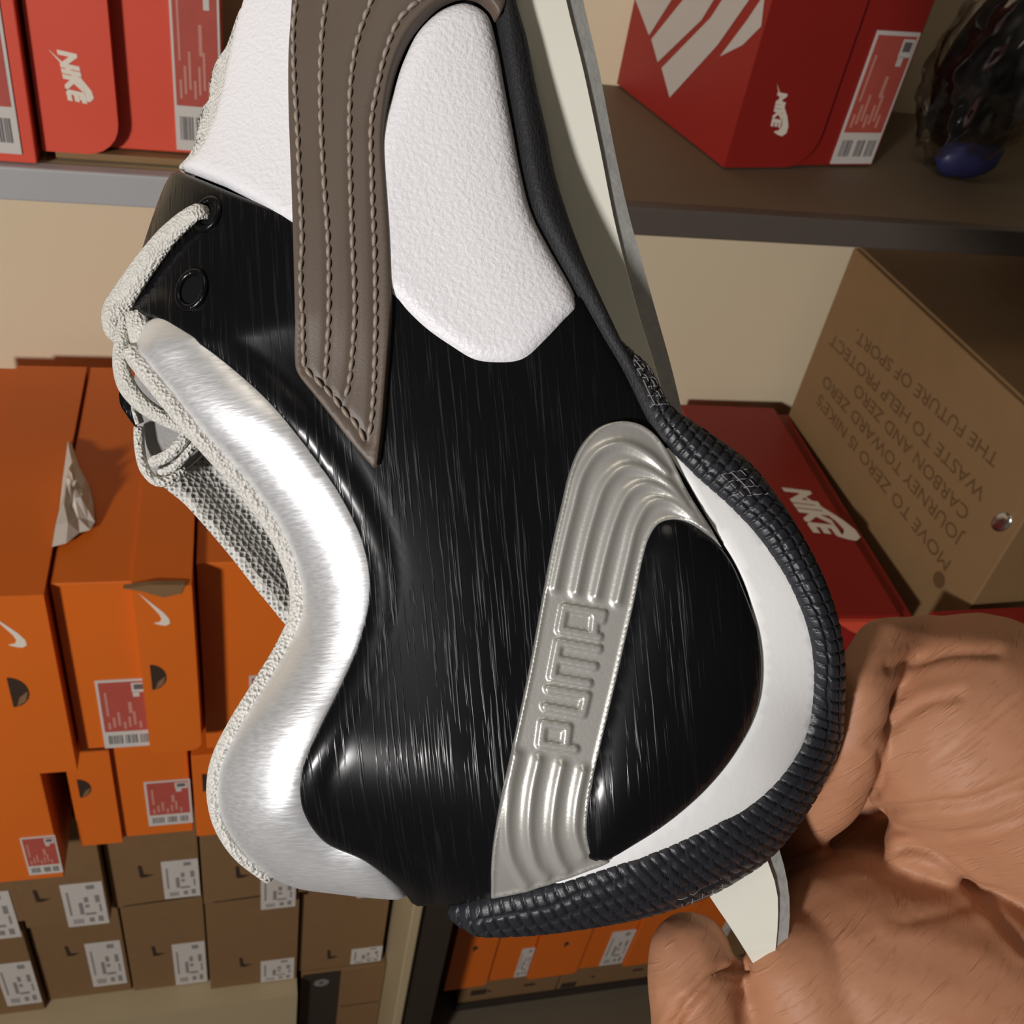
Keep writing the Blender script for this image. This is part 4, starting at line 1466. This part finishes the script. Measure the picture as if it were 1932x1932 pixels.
# --- laces
lp = path3([(412, 408), (392, 418), (352, 452), (318, 494), (286, 540), (262, 580), (252, 612)], 7, off=0.0034)
lp[0] -= np.array([0, 0, 0.003]); lp[1] -= np.array([0, 0, 0.001])
nn_ = len(lp)
lr = 24 * K * np.interp(np.linspace(0, 1, nn_), [0, 0.12, 0.5, 1], [0.65, 0.8, 1.0, 1.15])
sweep('lace', lp, lr, M_lace, shoe, 16, flat=(0.55, (0.2, 0.25, 0.95)))
lz = path3([(258, 590, -.0135), (262, 615, -.013), (266, 645, -.0145), (262, 672, -.017)], 6)
sweep('lace', lz, 24 * K, M_lace, shoe, 14, flat=(0.6, (0.1, 0.1, 0.97)))
lz = path3([(275, 500, -.020), (255, 545, -.0185), (240, 590, -.0165), (230, 640, -.0145), (228, 685, -.0135), (238, 725, -.013), (268, 762, -.0125), (315, 792, -.0125), (365, 815, -.013)], 7)
sweep('lace', lz, 18 * K * np.interp(np.linspace(0, 1, len(lz)), [0, .3, .6, 1], [0.5, 0.9, 1.15, 0.7]), M_lace, shoe, 14, flat=(0.7, (-0.4, 0, 0.9)))
lz = path3([(300, 505, -.029), (255, 530, -.0255), (222, 562, -.024), (208, 592, -.024), (214, 622, -.0245), (240, 636, -.026), (290, 640, -.030)], 6)
sweep('lace', lz, 21 * K, M_lace, shoe, 14, flat=(0.6, (-0.3, 0.1, 0.9)))
# --- white throat edge with lace bumps beyond the quarter
sheet('throat_edge', [(470, -190), (470, -5), (453, 17), (444, 39), (436, 63), (425, 91), (410, 112), (400, 136), (395, 165), (394, 188), (384, 200), (376, 218), (370, 245), (369, 268), (354, 296), (336, 317), (365, 320), (420, 290), (480, 150), (520, -190)],
      lambda V: surf(V)[:, 2] - 0.0015, 16, M_knit, 0.003)
for (bx_, by_, ra, rb2, an) in ((404, 142, 14, 42, 0.42), (380, 232, 15, 44, 0.36)):
    c0_ = surf([(bx_, by_)], -0.001)[0]
    bm = bmesh.new()
    bmesh.ops.create_icosphere(bm, subdivisions=3, radius=1)
    for v_ in bm.verts:
        x_, y_, z_ = v_.co.x * ra * K, v_.co.y * rb2 * K, v_.co.z * 12 * K
        ca_, sa_ = math.cos(-an), math.sin(-an)
        v_.co = Vector((c0_[0] + x_ * ca_ - y_ * sa_, c0_[1] + x_ * sa_ + y_ * ca_, c0_[2] - 0.0005 + z_))
    bm_obj('lace_bump', bm, M_lace, shoe, True)
#HAND
# ------------------------------------------------------------------ the hand
M_skin = material('skin', (0.42, 0.215, 0.120), 0.56, 0, 0.32, noise_amt=0.5, noise_scale=55, color2=(0.37, 0.155, 0.080), sss=0.25,
                  bump=0.22, bump_scale=300, bump_stretch=(0.8, 3.2, 1), bump_dist=0.0006, rot=(0, 0, 0.75), detail=4)
nt = M_skin.node_tree          # fine diagonal skin lines on top of the coarse grain
pb = nt.nodes['Principled BSDF']
old = pb.inputs['Normal'].links[0].from_socket
tc2 = nt.nodes.new('ShaderNodeTexCoord')
mp2 = nt.nodes.new('ShaderNodeMapping')
mp2.vector_type = 'TEXTURE'
mp2.inputs['Rotation'].default_value = (0, 0, 0.75)
mp2.inputs['Scale'].default_value = (1.0, 1 / 9.0, 1.0)
nz2 = nt.nodes.new('ShaderNodeTexNoise')
nz2.inputs['Scale'].default_value = 130
nz2.inputs['Detail'].default_value = 2
mr2 = nt.nodes.new('ShaderNodeMapRange')
mr2.inputs['From Min'].default_value = 0.58
mr2.inputs['From Max'].default_value = 0.74
bp2 = nt.nodes.new('ShaderNodeBump')
bp2.inputs['Strength'].default_value = 0.45
bp2.inputs['Distance'].default_value = 0.0004
nt.links.new(tc2.outputs['Object'], mp2.inputs['Vector'])
nt.links.new(mp2.outputs['Vector'], nz2.inputs['Vector'])
nt.links.new(nz2.outputs['Fac'], mr2.inputs['Value'])
nt.links.new(mr2.outputs['Result'], bp2.inputs['Height'])
nt.links.new(old, bp2.inputs['Normal'])
nt.links.new(bp2.outputs['Normal'], pb.inputs['Normal'])
chains = [
    # thenar mound at the root of the thumb
    [(1835, 1385, -32, 222), (2050, 1480, -34, 270)],
    [(1735, 1310, -33, 130), (1850, 1330, -36, 175)], [(1745, 1440, -34, 125), (1850, 1450, -33, 150)],
    # thumb, lying against the heel and going up behind the red box
    [(1440, 1590, -56, 62), (1510, 1555, -46, 62), (1570, 1492, -30, 63), (1598, 1430, -23, 64), (1605, 1385, -21, 64), (1620, 1300, -19, 60), (1665, 1220, -26, 56), (1760, 1230, -40, 70), (1900, 1330, -46, 120)],
    # ridge across the middle of the palm
    [(1740, 1590, -34, 72), (1840, 1580, -28, 80), (1960, 1590, -26, 105), (2100, 1620, -30, 160)],
    # heel of the palm
    [(1635, 1838, -37, 228), (1790, 1885, -32, 232), (2000, 1960, -33, 260), (2160, 1980, -36, 270)],
    [(1515, 1835, -27, 112), (1560, 1920, -30, 160)],
    # small finger, curled up towards the heel
    [(1640, 1900, -34, 150), (1480, 2010, -34, 115), (1370, 2040, -34, 100), (1322, 1930, -30, 96), (1308, 1850, -28, 90), (1302, 1800, -29, 80)],
    [(1440, 1905, -30, 62), (1420, 1960, -30, 90), (1420, 2030, -32, 100)],
    # hollow of the palm
    [(1600, 1610, -66, 130), (1760, 1600, -58, 160), (2000, 1680, -52, 240)],
    [(1560, 1500, -64, 90), (1650, 1420, -60, 100)],
    # index, middle and ring finger behind the shoe
    [(1760, 1480, -72, 110), (1480, 1330, -84, 92), (1300, 1280, -90, 84), (1150, 1300, -86, 78), (1080, 1330, -80, 66)],
    [(1760, 1560, -74, 110), (1480, 1420, -88, 92), (1280, 1390, -92, 86), (1110, 1410, -86, 78), (1040, 1440, -80, 66)],
    [(1760, 1640, -72, 110), (1480, 1520, -86, 88), (1300, 1490, -90, 82), (1150, 1500, -84, 74), (1090, 1520, -80, 64)],
    # wrist and forearm
    [(2080, 1700, -42, 260), (2300, 1860, -42, 270), (2700, 2150, -40, 300), (3200, 2500, -36, 340)],
]
def ico(sub):
    bm_ = bmesh.new()
    bmesh.ops.create_icosphere(bm_, subdivisions=sub, radius=1)
    bm_.verts.ensure_lookup_table()
    v_ = np.array([tuple(q.co) for q in bm_.verts])
    f_ = np.array([[q.index for q in fc.verts] for fc in bm_.faces])
    bm_.free()
    return v_, f_


ICO = {2: ico(2), 3: ico(3)}
hv, hf_, cnt = [], [], 0
for ch in chains:
    pts = [(L3(a, b_, z * 0.001), r_ * (D0 - z * 0.001) / F) for a, b_, z, r_ in ch]
    for (p0, r0), (p1, r1) in zip(pts[:-1], pts[1:]):       # dense spheres along the chain
        n_ = max(2, int(np.linalg.norm(p1 - p0) / (0.15 * min(r0, r1))))
        for k in range(n_ + 1):
            t = k / n_
            r_ = r0 + (r1 - r0) * t
            iv, if_ = ICO[3 if r_ > 0.011 else 2]
            hv.append(iv * r_ + (p0 + (p1 - p0) * t))
            hf_.append(if_ + cnt)
            cnt += len(iv)
me = bpy.data.meshes.new('hand_src')
me.from_pydata(np.concatenate(hv).tolist(), [], np.concatenate(hf_).tolist())
ho = bpy.data.objects.new('hand_src', me)
COL.objects.link(ho)
md = ho.modifiers.new('r', 'REMESH')
md.mode = 'VOXEL'
md.voxel_size = 0.0008
ms = ho.modifiers.new('s', 'SMOOTH')
ms.factor = 0.5
ms.iterations = 16
dg = bpy.context.evaluated_depsgraph_get()
ev = ho.evaluated_get(dg)
m2 = bpy.data.meshes.new_from_object(ev)
bpy.data.objects.remove(ho)
bpy.data.meshes.remove(me)
nv = len(m2.vertices)
co_ = np.empty(nv * 3)
m2.vertices.foreach_get('co', co_)
co_ = co_.reshape(-1, 3)
no_ = np.empty(nv * 3)
m2.vertices.foreach_get('normal', no_)
no_ = no_.reshape(-1, 3)
d_ = D0 - co_[:, 2]
PX = np.stack([CX + F * co_[:, 0] / d_, CY - F * co_[:, 1] / d_], 1)
front = (no_[:, 2] > -0.1) & (co_[:, 2] > -0.075)
disp = np.zeros(nv)
creases = [  # polyline, depth (m), width (px)
    ([(1700, 1602), (1730, 1600), (1770, 1618), (1850, 1690), (1935, 1790)], 0.0012, 9),
    ([(1660, 1530), (1740, 1520), (1830, 1510), (1940, 1470)], 0.0010, 9),
    ([(1700, 1565), (1780, 1575), (1860, 1562), (1940, 1540)], 0.0005, 7),
    ([(1640, 1400), (1680, 1370), (1740, 1330), (1810, 1312)], 0.0005, 9),
    ([(1660, 1420), (1665, 1470), (1650, 1500)], 0.0005, 8),
    ([(1680, 1260), (1740, 1245), (1800, 1232), (1880, 1230)], 0.0007, 10),
    ([(1690, 1740), (1760, 1728), (1810, 1712), (1870, 1700)], 0.00035, 12),
    ([(1405, 1830), (1360, 1835), (1325, 1865), (1290, 1905), (1262, 1945)], 0.0015, 8),
    ([(1270, 1895), (1290, 1880)], 0.0004, 5), ([(1265, 1908), (1292, 1890)], 0.0004, 5),
]
for k in range(7):
    x0_ = 1470 + 26 * k
    creases.append(([(x0_, 1905 - 6 * k), (x0_ + 60, 1840 - 8 * k), (x0_ + 110, 1790 - 10 * k)], 0.00022, 4))
for k in range(9):
    x0_ = 1760 + 18 * k
    creases.append(([(x0_, 1440 - 14 * k), (x0_ + 70, 1395 - 14 * k)], 0.00018, 4))
for pl, dep, wd in creases:
    d = dpoly(PX, catmull(pl, 10))
    disp -= dep * np.exp(-(d / wd) ** 2)
    disp += dep * 0.25 * np.exp(-((d - 2.4 * wd) / (1.2 * wd)) ** 2)
lump = np.array([noise.noise(Vector(p) * 90.0) for p in co_]) * 0.0006
co_ = co_ + no_ * ((disp * front + lump)[:, None])
m2.vertices.foreach_set('co', co_.ravel())
m2.update()
m2.shade_smooth()
m2.materials.clear()
m2.materials.append(M_skin)
m2.name = 'hand'
hand = bpy.data.objects.new('hand', m2)
COL.objects.link(hand)
hand.matrix_world = ROOT
tag(hand, 'bare cupped hand holding the shoe by its heel, palm towards the viewer', 'hand')
